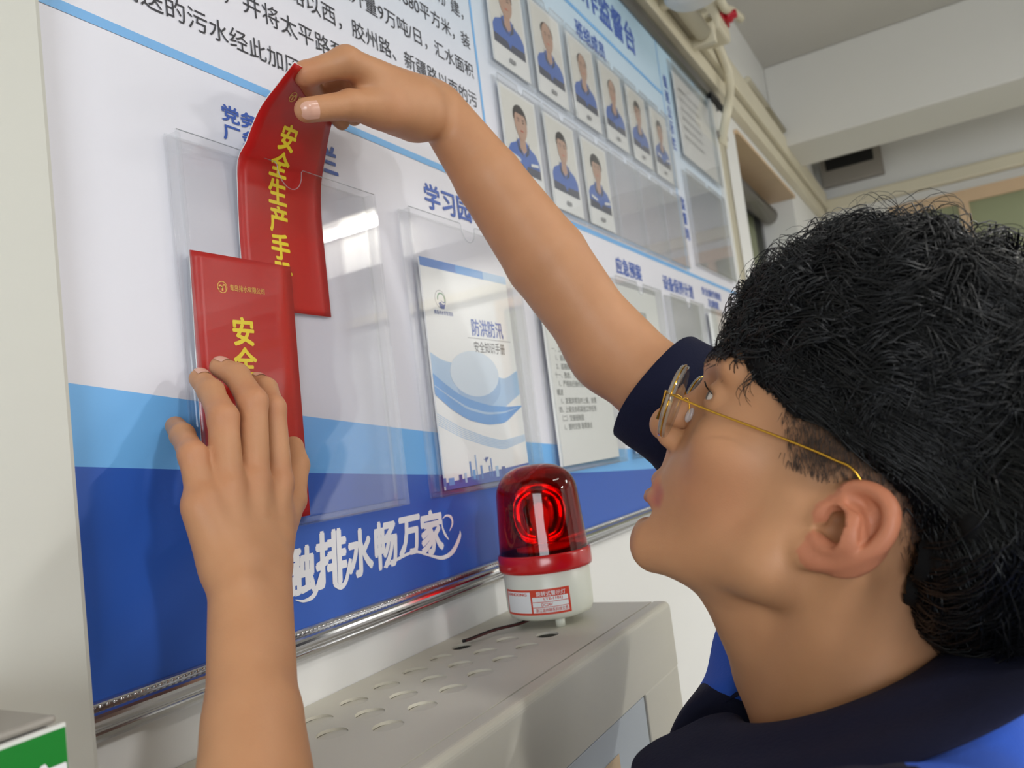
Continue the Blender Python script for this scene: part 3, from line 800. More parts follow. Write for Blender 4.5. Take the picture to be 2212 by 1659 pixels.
fpoly('top_stripe', [(.830, 1.7645), (FX1, 1.7645), (FX1, FZ1), (.830, FZ1)], 'pale_blue_print')
def fade_print(name, c, w):
    m, nt, b, out = nodes_of(name)
    return m
fstrip('wave_print', [(FX0, 1.668), (.72, 1.660), (.76, 1.655), (.80, 1.653), (.85, 1.640), (FX1, 1.652)], [(FX0, 1.628), (.74, 1.61), (.78, 1.598), (.83, 1.600), (FX1, 1.622)], 'pale_blue_print', 1)
MT['globe_print'] = mat('misty_blue_print', (206, 220, 234), 0.4)
MT['globe_rim'] = mat('globe_rim_print', (150, 184, 222), 0.4)
fpoly('globe_print', [(.792 + .048 * math.cos(a), 1.634 + .029 * math.sin(a)) for a in np.linspace(0, 2 * math.pi, 30)[:-1]], 'globe_rim', 2)
fpoly('globe_print', [(.786 + .052 * math.cos(a), 1.646 + .027 * math.sin(a)) for a in np.linspace(0, 2 * math.pi, 30)[:-1]], 'globe_print', 3)
fstrip('wave_print', [(FX0, 1.645), (.72, 1.634), (.75, 1.620), (.775, 1.614), (.81, 1.608), (.85, 1.606), (FX1, 1.607)], [(FX0, 1.6215), (.73, 1.604), (.76, 1.592), (.80, 1.585), (.84, 1.586), (FX1, 1.606)], 'mid_blue_print', 4)
fstrip('wave_print', [(FX0, 1.632), (.73, 1.619), (.76, 1.607), (.80, 1.600), (.84, 1.600), (FX1, 1.606)], [(FX0, 1.631), (.73, 1.617), (.76, 1.604), (.80, 1.597), (.84, 1.598), (FX1, 1.606)], 'pale_blue_print', 5)
for i in range(6):
    o_ = i * .0024
    fstrip('hatch_line', [(FX0, 1.601 - o_), (.74, 1.585 - o_ * .9), (.79, 1.572 - o_ * .8), (.83, 1.565 - o_ * .8), (FX1, 1.570 - o_ * .6)], [(FX0, 1.6002 - o_), (.74, 1.5842 - o_ * .9), (.79, 1.5706 - o_ * .8), (.83, 1.5636 - o_ * .8), (FX1, 1.5692 - o_ * .6)], 'pale_blue_print', 1)
    fstrip('hatch_line', [(FX0, 1.5), (.80, 1.5), (.805, 1.592 - o_ * .5), (.84, 1.584 - o_), (FX1, 1.587 - o_ * 1.2)], [(FX0, 1.5), (.80, 1.5), (.805, 1.5915 - o_ * .5), (.84, 1.583 - o_), (FX1, 1.5862 - o_ * 1.2)], 'pale_blue_print', 1) if 0 else None
V, Fc = ring_pts(.0098, .0106); mesh_obj('emblem_ring', [(x + .732, FY - .0002, z + .7295 + 1.0) for x, z in V], Fc, MT['grey_print'], fb)
V, Fc = ring_pts(.0062, .0078, 20, -.4, math.pi * 1.05); mesh_obj('emblem_arc', [(x + .7335, FY - .0002, z + 1.7295) for x, z in V], Fc, MT['green_print'], fb)
fpoly('emblem_drop', [(.7275, 1.7245), (.731, 1.7265), (.736, 1.7235), (.7405, 1.7245), (.7375, 1.7185), (.731, 1.7185)], 'navy_print', 2)
fpoly('emblem_drop', [(.732, 1.7285), (.736, 1.7268), (.741, 1.7268), (.7408, 1.7258), (.736, 1.7255)], 'navy_print', 2)
text_fit('emblem_text', '青岛市水务管理局', .717, .7535, 1.7115, 1.7165, FY - .0003, MT['navy_print'], fb, 0.01)
text_fit('booklet_title', '防洪防汛', .790, .8615, 1.6915, 1.7125, FY - .0003, MT['heading'], fb, 0.022)
text_fit('booklet_subtitle', '安全知识手册', .7905, .861, 1.6715, 1.6855, FY - .0003, MT['black_print'], fb, 0.005)
fpoly('title_rule', [(.779, 1.6884), (.877, 1.6884), (.877, 1.6891), (.779, 1.6891)], 'grey_print', 2)
def frect(name, a, b, m, lv=2):
    p, q = at_y((940 + a[0] / 10.05, 960 + a[1] / 10.05), FY), at_y((940 + b[0] / 10.05, 960 + b[1] / 10.05), FY)
    fpoly(name, [(p[0], q[2]), (q[0], q[2]), (q[0], p[2]), (p[0], p[2])], m, lv)
fstrip('ground_print', [(FX0, 1.5262), (.735, 1.5275), (.79, 1.5305), (FX1, 1.534)], [(FX0, FZ0), (FX1, FZ0)], 'heading', 2)
for a, b, m, lv in [((835, 320), (915, 700), 'blue_cover', 3), ((905, 500), (985, 700), 'mid_blue_print', 4), ((950, 175), (1030, 720), 'mid_blue_print', 5), ((1070, 405), (1145, 690), 'blue_cover', 3), ((1280, 250), (1350, 640), 'blue_cover', 3), ((1250, 410), (1300, 640), 'blue_cover', 4), ((615, 605), (700, 760), 'navy_print', 3), ((730, 570), (800, 770), 'pale_blue_print', 4), ((395, 680), (530, 815), 'mid_blue_print', 3), ((1390, 420), (1480, 640), 'pale_blue_print', 3), ((1525, 430), (1620, 620), 'navy_print', 3), ((280, 680), (360, 850), 'blue_cover', 3)]:
    frect('tower_print', a, b, m, lv)
bird = [(1125, 260), (1170, 280), (1180, 230), (1250, 225), (1215, 290), (1200, 345), (1180, 300)]
fpoly('bird_print', [tuple(at_y((940 + a / 10.05, 960 + b / 10.05), FY)[[0, 2]]) for a, b in bird], 'navy_print', 3)

fb.location.x -= .010; fb.location.z -= .002

# ------------------------------------------------------------------ grey-beige cabinet
CX0, CX1, CY, CZ = .315, .848, -.180, 1.362
cab = thing('equipment_cabinet', ((CX0 + CX1) / 2, -.09, FLOOR), 'grey-beige metal cabinet with round vent punchings under the board', 'cabinet')
box('body', CX0 + .002, CX1 - .002, -.158, WALL - .001, FLOOR, CZ - .016, MT['cabinet'], cab)
VR = .0118
vents = [(.455 + .0414 * k_, -.0302) for k_ in range(0, 5)] + [(.4335 + .0421 * k_, -.0652) for k_ in range(0, 7)] + [(.455 + .0419 * k_, -.1002) for k_ in range(0, 7)]
vents = [v for v in vents if CX0 + .03 < v[0]]
hole = (.659, -.028)
cu = bpy.data.curves.new('plate_curve', 'CURVE'); cu.dimensions = '2D'; cu.fill_mode = 'BOTH'; cu.extrude = .0012
def cpoly(pts):
    s = cu.splines.new('POLY'); s.points.add(len(pts) - 1)
    for p, q in zip(s.points, pts): p.co = (q[0], q[1], 0, 1)
    s.use_cyclic_u = True
cpoly([(CX0, -.1595), (CX1, -.1595), (CX1, WALL - .001), (CX0, WALL - .001)])
for x, y in vents + [hole]:
    cpoly([(x + VR * math.cos(a), y + VR * math.sin(a) * (.8 if (x, y) == hole else 1)) for a in np.linspace(0, 2 * math.pi, 25)[:-1]])
co = bpy.data.objects.new('plate_curve', cu); COL.objects.link(co)
bpy.context.view_layer.update()
me = bpy.data.meshes.new_from_object(co.evaluated_get(bpy.context.evaluated_depsgraph_get()))
bpy.data.objects.remove(co)
me.transform(Matrix.Translation((0, 0, CZ - .0012))); me.materials.clear(); me.materials.append(MT['cabinet'])
link(bpy.data.objects.new('top_plate', me), cab)
V = [(0, 0, 0)]
vm = bpy.data.meshes.new('vent_flap')
Vv = [(VR * math.cos(a), VR * math.sin(a), -.0002 - .0013 * (1 + math.sin(a))) for a in np.linspace(0, 2 * math.pi, 25)[:-1]]
vm.from_pydata(Vv, [], [tuple(range(24))]); vm.materials.append(MT['cabinet'])
for x, y in vents:
    o = bpy.data.objects.new('vent_flap', vm); COL.objects.link(o); o.parent = cab
    o.location = Vector((x, y, CZ)) - cab.location
o = mesh_obj('cable_hole', [(hole[0] + .014 * math.cos(a), hole[1] + .012 * math.sin(a), CZ - .010) for a in np.linspace(0, 2 * math.pi, 20)[:-1]], [tuple(range(19))], MT['dark'], cab)
hp = [(-.1612, 1.330), (-.1612, CZ - .001), (-.1622, CZ + .0004)] + [(CY + .007 - .007 * math.sin(a), CZ - .0065 + .007 * math.cos(a)) for a in np.linspace(0, math.pi / 2, 7)] + [(CY, 1.2935), (-.165, 1.2935)]
rail('front_hood', hp, CX0, CX1, MT['cabinet'], cab)
box('front_stile', .7475, CX1, CY, -.155, FLOOR + .08, 1.2935, MT['cabinet'], cab, 0.002)
box('door', CX0 + .004, .7455, CY + .0012, -.155, FLOOR + .08, 1.2918, MT['door_panel'], cab, 0.001)
box('plinth', CX0 + .01, CX1 - .01, CY + .01, -.155, FLOOR, FLOOR + .08, MT['dark'], cab)
lk = at_y((1354.5, 1642), CY)
lathe('door_lock', [(0, .003), (.0085, .003), (.0095, 0), (.0095, -.002)], (0, 0, 0), MT['dark'], cab, 20)
lo_ = cab.children[-1]; lo_.rotation_euler = (math.pi / 2, 0, 0); lo_.location = Vector((lk[0], CY + .001, lk[2])) - cab.location
st = at_y((1333, 1645), CY)
mesh_obj('paper_label', [(st[0] - .05, CY + .0008, st[2] - .03), (st[0] + .008, CY + .0008, st[2] - .03), (st[0] + .008, CY + .0008, st[2] + .004), (st[0] - .05, CY + .0008, st[2] + .004)], [(0, 1, 2, 3)], mat('aged_paper', (206, 180, 146), .6), cab)
box('side_strip', .752, .764, CY - .006, CY, 1.05, 1.245, MT['grey_lid'], cab, 0.002)

# ------------------------------------------------------------------ red warning lamp
LC = np.array([.766, -.0755, CZ])
lamp = thing('warning_lamp', tuple(LC), 'red domed rotating warning lamp with a white base on the cabinet', 'warning lamp')
lathe('base', [(0, .0085), (.040, .0085), (.0445, .0105), (.0466, .0155), (.0472, .024), (.0472, .056), (.046, .058)], LC, MT['lampbase'], lamp, 64)
tocam = (CAM - LC)[:2]; tocam /= np.linalg.norm(tocam)
rt = np.array([-tocam[1], tocam[0]])
if rt @ _r[:2] < 0: rt = -rt
def cyl(th, r_, z): 
    q = math.cos(th) * tocam + math.sin(th) * rt
    return (LC[0] + q[0] * r_, LC[1] + q[1] * r_, LC[2] + z)
ft = at_z((1212, 1352), CZ)[:2]
f0 = math.atan2(ft[1] - LC[1], ft[0] - LC[0])
for k_ in range(3):
    a = f0 + k_ * 2 * math.pi / 3
    c_ = (LC[0] + .034 * math.cos(a), LC[1] + .034 * math.sin(a), CZ)
    lathe('foot', [(0, 0.0002), (.0052, 0.0002), (.0052, .0095), (0, .0095)], c_, MT['lampbase'], lamp, 16)
lathe('clamp_ring', [(.046, .0565), (.0505, .058), (.0512, .061), (.0512, .0735), (.0505, .0752), (.049, .0762)], LC, MT['red_ring'], lamp, 64)
dome = [(.0488, .0755)] + [(.0488 - .0035 * s, .0755 + .060 * s) for s in np.linspace(.1, 1, 8)]
dome += [(.0453 - .0 - .0453 * (1 - math.cos(a)) if 0 else .0453 * math.cos(a) ** .75, .1355 + .0345 * math.sin(a)) for a in np.linspace(.1, math.pi / 2 - .02, 14)] + [(0, .17)]
lathe('dome', dome, LC, MT['red_glass'], lamp, 72)
din = [(r_ * .95, z_ - .0012) for r_, z_ in dome[:-1]] + [(0, .1685)]
lathe('dome_ribs', din, LC, MT['red_glass'], lamp, 12, False)
lathe('inner_deck', [(0, .0765), (.047, .0765), (.047, .0745)], LC, MT['dark'], lamp, 40)
ra = math.atan2(tocam[1], tocam[0]) + .35
lathe('reflector', [(.004, .082), (.018, .084), (.027, .092), (.032, .104), (.034, .118), (.032, .130), (.026, .140), (.015, .147), (.004, .149)], LC, MT['mirror'], lamp, 28, True, ra + math.pi * .42, ra + math.pi * 1.58)
lathe('reflector_seam', [(.0335, .1165), (.0352, .1175), (.0335, .1185)], LC, MT['mirror'], lamp, 28, True, ra + math.pi * .42, ra + math.pi * 1.58)
lathe('bulb', [(0, .085), (.007, .085), (.0075, .098), (.011, .108), (.0105, .118), (.006, .126), (0, .128)], LC, MT['bulb'], lamp, 20)
lathe('rotor_gear', [(0, .077), (.030, .077), (.030, .081), (.012, .083), (0, .083)], LC, MT['red_ring'], lamp, 24)
# sticker
def patch(name, a0, a1, z0, z1, r_, m, n=16):
    V, Fc = [], []
    for i in range(n + 1):
        th = a0 + (a1 - a0) * i / n
        V += [cyl(th, r_, z0), cyl(th, r_, z1)]
    for i in range(n): Fc.append((2 * i, 2 * i + 2, 2 * i + 3, 2 * i + 1))
    mesh_obj(name, V, Fc, m, lamp)
def cyl_text(name, s, a0, a1, z0, z1, r_, m, bold=.01):
    V, T = glyphs(s, bold); lo, hi = V.min(0), V.max(0); Un = (V - lo) / (hi - lo)
    mesh_obj(name, [cyl(a0 + (a1 - a0) * p[0], r_ + e_, z0 + (z1 - z0) * p[1]) for p, e_ in zip(Un, GE)], T, m, lamp)
A0, A1, Z0, Z1 = -1.22, .46, .0158, .0418
patch('sticker', A0, A1, Z0, Z1, .04735, MT['orange_print'], 24)
patch('sticker_field', A0 + .06, -.44, Z0 + .0022, Z1 - .0022, .0475, MT['paper'])
for z0, z1 in ((Z0 + .0022, Z0 + .0074), (Z0 + .008, Z0 + .0128), (Z0 + .0134, Z0 + .0182)):
    patch('sticker_field', -.40, A1 - .05, z0, z1, .0475, MT['paper'])
cyl_text('sticker_text', '旋转式警示灯', -.3, A1 - .1, Z0 + .0192, Z1 - .002, .0476, MT['paper'])
cyl_text('sticker_text', 'LTE-1101J', -.14, A1 - .18, Z0 + .0141, Z0 + .0176, .0476, MT['orange_print'], .03)
cyl_text('sticker_text', 'DC24V', -.2, .05, Z0 + .0088, Z0 + .012, .0476, MT['orange_print'], .01)
cyl_text('sticker_text', '浙江温州韩东科技公司', -.34, A1 - .08, Z0 + .0028, Z0 + .0068, .0476, MT['orange_print'], .01)
cyl_text('sticker_text', 'HANDONG', A0 + .1, -.52, Z1 - .0062, Z1 - .0032, .0476, MT['orange_print'], .03)
cyl_text('sticker_text', 'CE', -.58, -.47, Z0 + .003, Z0 + .0062, .0476, MT['black_print'], .0)
kp = cyl(-1.45, .0485, .033)
lathe('side_knob', [(0, 0), (.009, 0), (.011, .002), (.011, .006), (.006, .008), (0, .008)], (0, 0, 0), MT['chrome'], lamp, 20)
kb = lamp.children[-1]
q = math.cos(-1.45) * tocam + math.sin(-1.45) * rt
kb.rotation_euler = Vector((q[0], q[1], 0)).to_track_quat('Z', 'Y').to_euler()
kb.location = Vector(cyl(-1.45, .0465, .033)) - lamp.location
wp = [LC + np.array([-.02, .01, .0085]), LC + np.array([-.04, .018, .006]), np.array([.70, -.042, CZ + .006]), np.array([.672, -.030, CZ + .004]), np.array([hole[0] + .003, hole[1], CZ + .0045])]
tube('power_lead', spline(wp, 6), .0017, MT['cable'], lamp, 6)
wr = [p + np.array([.001, -.003, .0002]) for p in wp]
tube('red_lead', spline(wr, 6), .0010, mat('dark_red_cable', (70, 20, 18), .5), lamp, 6)
# ------------------------------------------------------------------ signed-distance modelling for the body
class Field:
    def __init__(self): self.p = []
    def cone(self, a, b, ra, rb=None, k=.006, op=1):
        a, b = np.asarray(a, float), np.asarray(b, float); rb = ra if rb is None else rb
        c = (a + b) / 2; R_ = np.linalg.norm(b - a) / 2 + max(ra, rb)
        self.p.append(('c', a, b, ra, rb, k, op, c, R_)); return self
    def chain(self, P, R_, k=.006, op=1):
        for i in range(len(P) - 1): self.cone(P[i], P[i + 1], R_[i], R_[i + 1], k if i == 0 else min(k, .004), op)
        return self
    def ball(self, c, r_, k=.006, op=1): return self.cone(c, np.asarray(c) + np.array([1e-5, 0, 0]), r_, r_, k, op)
    def ell(self, c, rr, M=None, k=.006, op=1):
        c = np.asarray(c, float); M = np.eye(3) if M is None else np.asarray(M, float)
        self.p.append(('e', c, np.asarray(rr, float), M, None, k, op, c, max(rr))); return self
    def plane(self, c, n, k=.002):
        """cut away everything on the side n points to"""
        n = np.asarray(n, float); n = n / np.linalg.norm(n)
        self.p.append(('p', np.asarray(c, float), n, None, None, k, -1, np.asarray(c, float), 1e3)); return self
    @staticmethod
    def one(q, P):
        if q[0] == 'c':
            a, b = q[1], q[2]; ba = b - a; pa = P - a
            h = np.clip(pa @ ba / (ba @ ba), 0, 1)
            return np.linalg.norm(pa - h[..., None] * ba, axis=-1) - (q[3] + (q[4] - q[3]) * h)
        if q[0] == 'e':
            l = (P - q[1]) @ q[3]
            k0 = np.linalg.norm(l / q[2], axis=-1); k1 = np.linalg.norm(l / (q[2] * q[2]), axis=-1)
            return k0 * (k0 - 1) / np.maximum(k1, 1e-9)
        return -((P - q[1]) @ q[2])
    def __call__(self, P, prims=None):
        d = np.full(P.shape[:-1], 0.5)
        for q in (self.p if prims is None else prims):
            di = self.one(q, P); k = q[5]
            if q[6] > 0:
                h = np.clip(.5 + .5 * (di - d) / k, 0, 1); d = di + (d - di) * h - k * h * (1 - h)
            else:
                di = -di
                h = np.clip(.5 - .5 * (di - d) / k, 0, 1); d = di + (d - di) * h + k * h * (1 - h)
        return d
    def near(self, c, R_):
        return [q for q in self.p if np.linalg.norm(q[7] - c) < R_ + q[8] + q[5] * 1.2 or q[0] == 'p']
    def mesh(self, lo, hi, h, n=16):
        """sparse surface nets"""
        lo, hi = np.asarray(lo, float), np.asarray(hi, float)
        nb = np.ceil((hi - lo) / (h * n)).astype(int)
        K = np.int64(1 << 20)
        Kv, Vv, Qd = [], [], []
        half = h * n / 2; rad = half * math.sqrt(3)
        gi = np.arange(n + 1)
        G = np.stack(np.meshgrid(gi, gi, gi, indexing='ij'), -1)
        C8 = np.array([(i, j, k) for i in (0, 1) for j in (0, 1) for k in (0, 1)])
        E12 = [(a, b) for a in range(8) for b in range(a + 1, 8) if np.abs(C8[a] - C8[b]).sum() == 1]
        for bi in np.ndindex(*nb):
            b0 = lo + np.array(bi) * h * n
            c = b0 + half
            pr = self.near(c, rad + .004)
            if not any(q[6] > 0 for q in pr): continue
            dc = self(c[None], pr)[0]
            if abs(dc) > rad * 1.35 + .008: continue
            D = self(b0 + G * h, pr)
            sg = D < 0
            s = sum(sg[i:i + n, j:j + n, k:k + n].astype(np.int8) for i, j, k in C8)
            act = np.argwhere((s > 0) & (s < 8))
            if len(act) == 0: continue
            cv = np.stack([D[act[:, 0] + i, act[:, 1] + j, act[:, 2] + k] for i, j, k in C8], 1)
            acc = np.zeros((len(act), 3)); cnt = np.zeros(len(act))
            for a, b in E12:
                m = (cv[:, a] < 0) != (cv[:, b] < 0)
                t = cv[m, a] / (cv[m, a] - cv[m, b])
                acc[m] += C8[a] + (C8[b] - C8[a]) * t[:, None]; cnt[m] += 1
            Vv.append(b0 + (act + acc / cnt[:, None]) * h)
            g0 = np.array(bi) * n
            ga = (act + g0 + 8).astype(np.int64)
            Kv.append((ga[:, 0] * K + ga[:, 1]) * K + ga[:, 2])
            for ax in range(3):
                o1, o2 = (ax + 1) % 3, (ax + 2) % 3
                sl0 = [slice(0, n)] * 3; sl1 = [slice(0, n)] * 3
                sl1[ax] = slice(1, n + 1)
                A, B = sg[tuple(sl0)], sg[tuple(sl1)]
                ed = np.argwhere(A != B)
                if len(ed) == 0: continue
                flip = A[tuple(ed.T)]
                ge = (ed + g0 + 8).astype(np.int64)
                def key(d1, d2):
                    e = ge.copy(); e[:, o1] += d1; e[:, o2] += d2
                    return (e[:, 0] * K + e[:, 1]) * K + e[:, 2]
                q = np.stack([key(-1, -1), key(0, -1), key(0, 0), key(-1, 0)], 1)
                q[~flip] = q[~flip][:, ::-1]
                Qd.append(q)
        Kv = np.concatenate(Kv); Vv = np.concatenate(Vv); Qd = np.concatenate(Qd)
        od = np.argsort(Kv); Kv, Vv = Kv[od], Vv[od]
        ix = np.clip(np.searchsorted(Kv, Qd), 0, len(Kv) - 1)
        ok = (Kv[ix] == Qd).all(1)
        return Vv, ix[ok]

def np_mesh(name, V, F_, m, parent=None, smooth=True):
    me = bpy.data.meshes.new(name)
    me.vertices.add(len(V)); me.vertices.foreach_set('co', np.asarray(V, np.float32).ravel())
    F_ = np.asarray(F_); k = F_.shape[1]
    me.loops.add(F_.size); me.loops.foreach_set('vertex_index', F_.astype(np.int32).ravel())
    me.polygons.add(len(F_)); me.polygons.foreach_set('loop_start', np.arange(0, F_.size, k, dtype=np.int32))
    me.update(calc_edges=True)
    me.polygons.foreach_set('use_smooth', np.full(len(F_), smooth))
    if m is not None: me.materials.append(m)
    return link(bpy.data.objects.new(name, me), parent)

# head frame: columns forward, left, up
HR = np.array([[-0.061, -0.991, 0.122], [0.833, -0.118, -0.54], [0.55, 0.069, 0.833]])
_U, _, _V = np.linalg.svd(HR); HR = _U @ _V
HO = np.array([.516, -.421, 1.495])
def H(f, l, u): return HO + HR @ np.array([f, l, u])
def toH(P): return (np.asarray(P) - HO) @ HR
def sym(fn):
    for s in (1, -1): fn(s)

B = Field()
# --- torso under the clothes, shoulders, neck
NB = np.array([.517, -.408, 1.372])            # base of the neck
SR = np.array([.728, -.405, 1.425]); SLh = np.array([.318, -.470, 1.348])   # shoulders
B.ell((.52, -.445, 1.16), (.155, .095, .22), k=.03)
B.ell((.52, -.44, .93), (.14, .09, .16), k=.03)
B.cone((.39, -.445, 1.300), (.66, -.43, 1.330), .046, .046, k=.03)
B.cone(NB + np.array([0, -.015, -.05]), NB + np.array([0, -.012, .0]), .060, .054, k=.02)
nk0, nk1 = NB, H(-.022, 0, -.042)
B.cone(nk0 + np.array([0, -.004, 0]), nk1, .0545, .055, k=.02)
B.cone(NB + np.array([0, .012, .0]), H(.018, 0, -.068), .043, .036, k=.018)      # throat
B.ball(NB + np.array([-.002, .048, .018]), .012, k=.016)                          # larynx
sym(lambda s: B.cone(H(-.018, .058 * s, -.028), NB + np.array([-.022 * s, .035, -.03]), .017, .013, k=.016))  # neck muscles
# --- cranium and face
B.ell(H(-.006, 0, .044), (.097, .0765, .087), HR, k=.02)
B.ell(H(.040, 0, .052), (.062, .064, .056), HR, k=.02)
B.ell(H(.045, 0, -.012), (.055, .0615, .064), HR, k=.02)
sym(lambda s: B.ell(H(.062, .047 * s, .000), (.022, .018, .019), HR, k=.016))
sym(lambda s: B.cone(H(.012, .056 * s, -.008), H(.016, .053 * s, -.046), .018, .017, k=.016))
sym(lambda s: B.cone(H(.016, .053 * s, -.046), H(.082, .014 * s, -.078), .0175, .0155, k=.018))
B.ell(H(.0845, 0, -.072), (.0165, .020, .0165), HR, k=.014)
B.ell(H(.0745, 0, -.040), (.0255, .031, .027), HR, k=.014)
B.ell(H(.040, 0, -.066), (.045, .036, .020), HR, k=.016)
sym(lambda s: B.cone(H(.1005, .006 * s, .045), H(.082, .050 * s, .046), .0065, .0065, k=.012))
sym(lambda s: B.ell(H(.099, .033 * s, .026), (.013, .0165, .012), HR, k=.012, op=-1))
B.cone(H(.0945, 0, .032), H(.1150, 0, -.001), .0066, .0086, k=.010)
B.ball(H(.1150, 0, -.0055), .0100, k=.006)
sym(lambda s: B.ell(H(.1045, .0125 * s, -.010), (.010, .0065, .0075), HR, k=.006))
sym(lambda s: B.ball(H(.1065, .0065 * s, -.0185), .0034, k=.004, op=-1))
B.cone(H(.099, 0, -.019), H(.0965, 0, -.033), .006, .0055, k=.010)
# eyelids over the eyeballs
sym(lambda s: B.ell(H(.0805, .032 * s, .0265), (.0135, .0165, .0135), HR, k=.004))
sym(lambda s: B.cone(H(.0940, .021 * s, .0262), H(.0885, .046 * s, .0252), .0031, .0024, k=.003, op=-1))
# lips
sym(lambda s: B.chain([H(.1000, 0, -.0395), H(.0965, .012 * s, -.0405), H(.0885, .0235 * s, -.0445)], [.0062, .0055, .003], k=.005))
sym(lambda s: B.chain([H(.0990, 0, -.0515), H(.0955, .012 * s, -.0505), H(.0885, .0225 * s, -.0465)], [.0070, .0062, .003], k=.005))
sym(lambda s: B.cone(H(.1080, 0, -.0455), H(.0955, .017 * s, -.0460), .0014, .0007, k=.003, op=-1))
B.cone(H(.0985, -.012, -.0605), H(.0985, .012, -.0605), .0035, .0035, k=.008, op=-1)
# --- ears
TH = math.radians(28)
def ear(s):
    ea = np.array([-math.cos(TH), math.sin(TH) * s, 0.0]); eu = np.array([0, 0, 1.0]); en = np.cross(ea, eu) * -s
    p0 = np.array([0.0, .0735 * s, 0.0])
    if en[1] * s < 0: en = -en
    def E(a, b, o=0.0): return HO + HR @ (p0 + (ea * a + eu * b + en * o) / 1000)
    ME = HR @ np.stack([ea, eu, en], 1)
    B.ell(E(13, -8, -2.0), (.0205, .0245, .0042), ME, k=.004)            # plate
    B.cone(E(8, -4, -9), E(14, -8, -3), .016, .016, k=.012)               # root on the skull
    B.ell(E(8.5, -9.5, 4.5), (.0108, .0112, .0105), ME, k=.003, op=-1)      # concha bowl
    B.ell(E(25, 1, 4.2), (.0052, .0150, .0042), ME, k=.003, op=-1)        # scapha groove
    B.ell(E(15, 6.5, 4.0), (.0062, .0042, .0042), ME, k=.003, op=-1)      # triangular fossa
    hel = [(4, 1, .5), (2, 8, .5), (6, 13.5, 1.5), (14, 16.6, 2.2), (23, 16.2, 2.6), (30, 11.6, 2.8), (33.2, 3.5, 2.6), (32.6, -5, 2.2), (28.6, -13, 1.6), (22, -20.5, 1.0), (14, -26.5, .6), (6, -30, .4)]
    P = spline([np.array(q, float) for q in hel], 3)
    P = [E(*q) for q in P]
    rr = np.interp(np.linspace(0, 1, len(P)), [0, .15, .45, .8, 1], [.0024, .0033, .0038, .0034, .0036])
    B.chain(P, rr, k=.0025)
    ant = [(10.5, 6.5, 1.0), (17, 0, 1.8), (20.5, -6, 2.2), (20.3, -13.5, 2.0), (15.5, -19.2, 1.6), (8, -20.4, 1.8), (1, -18.6, 2.0)]
    P = [E(*q) for q in spline([np.array(q, float) for q in ant], 3)]
    B.chain(P, np.interp(np.linspace(0, 1, len(P)), [0, .3, .7, 1], [.0022, .0034, .0032, .0034]), k=.003)
    B.ell(E(-1, -28, -.5), (.0098, .0082, .0046), ME, k=.006)             # lobe
    B.cone(E(-6, -22, -2.5), E(-3, -27, -1.5), .005, .006, k=.006)
    B.ell(E(-1.8, -5, 1.6), (.0056, .0070, .0046), ME, k=.004)             # tragus
    B.ball(E(4.5, -5, -2.5), .0042, k=.003, op=-1)                          # canal
ear(1); ear(-1)

# --- left arm and hand (pressing the low booklet)
def W(p, y): return at_y(p, y)
lw_r, lw_u = W((568, 1238), -.080), W((516, 1243), -.083)        # radial and ulnar side of the wrist
lb = W((549, 1650), -.142)
ldir = lb - W((535, 1240), -.082); ldir /= np.linalg.norm(ldir)
LE = W((535, 1240), -.082) + ldir * .245
side = lw_r - lw_u; side /= np.linalg.norm(side)
m1 = W((536, 1240), -.082) + ldir * .10
B.chain([lw_r, m1 + side * .0070, LE + side * .010], [.0185, .0205, .032], k=.010)
B.chain([lw_u, m1 - side * .0070, LE - side * .010], [.0185, .0205, .032], k=.012)
B.cone(m1, LE, .0235, .038, k=.012)
B.chain([LE, LE + (SLh - LE) * .5, SLh], [.042, .045, .052], k=.02)
B.ball(W((514, 1262), -.096), .0085, k=.012)                      # ulnar head
carp = W((532, 1190), -.078)
mcp = {'i': W((600, 1045), -.062), 'm': W((548, 1040), -.068), 'r': W((492, 1056), -.070), 'p': W((438, 1080), -.066)}
wr = {'i': W((572, 1200), -.074), 'm': W((543, 1205), -.078), 'r': W((514, 1210), -.080), 'p': W((492, 1216), -.080)}
for k_ in 'imrp':
    B.cone(wr[k_], mcp[k_], .0165, {'i': .0112, 'm': .0115, 'r': .0112, 'p': .0105}[k_], k=.012)
B.cone(W((560, 1185), -.066), W((562, 1060), -.054), .016, .0115, k=.012)
B.cone(W((492, 1180), -.068), W((450, 1100), -.058), .016, .012, k=.012)
B.cone(W((482, 1190), -.074), W((432, 1095), -.068), .013, .0105, k=.010)
FL = {'m': [mcp['m'], W((546, 868), -.062), W((512, 812), -.040), W((476, 793), -.0245)],
      'r': [mcp['r'], W((482, 902), -.062), W((456, 846), -.041), W((432, 818), -.0245)],
      'i': [mcp['i'], W((588, 882), -.056), W((574, 840), -.038), W((556, 826), -.0245)],
      'p': [mcp['p'], W((416, 982), -.058), W((394, 940), -.034), W((379, 920), -.0135)]}
FR = {'m': [.0111, .0103, .0090, .0080], 'r': [.0109, .0101, .0087, .0077], 'i': [.0109, .0098, .0086, .0078], 'p': [.0100, .0088, .0079, .0070]}
for k_ in 'imrp':
    B.chain(FL[k_], FR[k_], k=.004)
TL = [W((580, 1170), -.068), W((628, 1080), -.046), W((640, 1005), -.034), W((633, 965), -.0265)]
B.chain(TL, [.0165, .0115, .0100, .0086], k=.008)

for k_ in 'imrp':
    up_ = np.array([-.3, -.9, .1]); up_ /= np.linalg.norm(up_)
    B.cone(wr[k_] * .45 + mcp[k_] * .55 + up_ * .0105, mcp[k_] + up_ * .0065, .0028, .0060, k=.006)
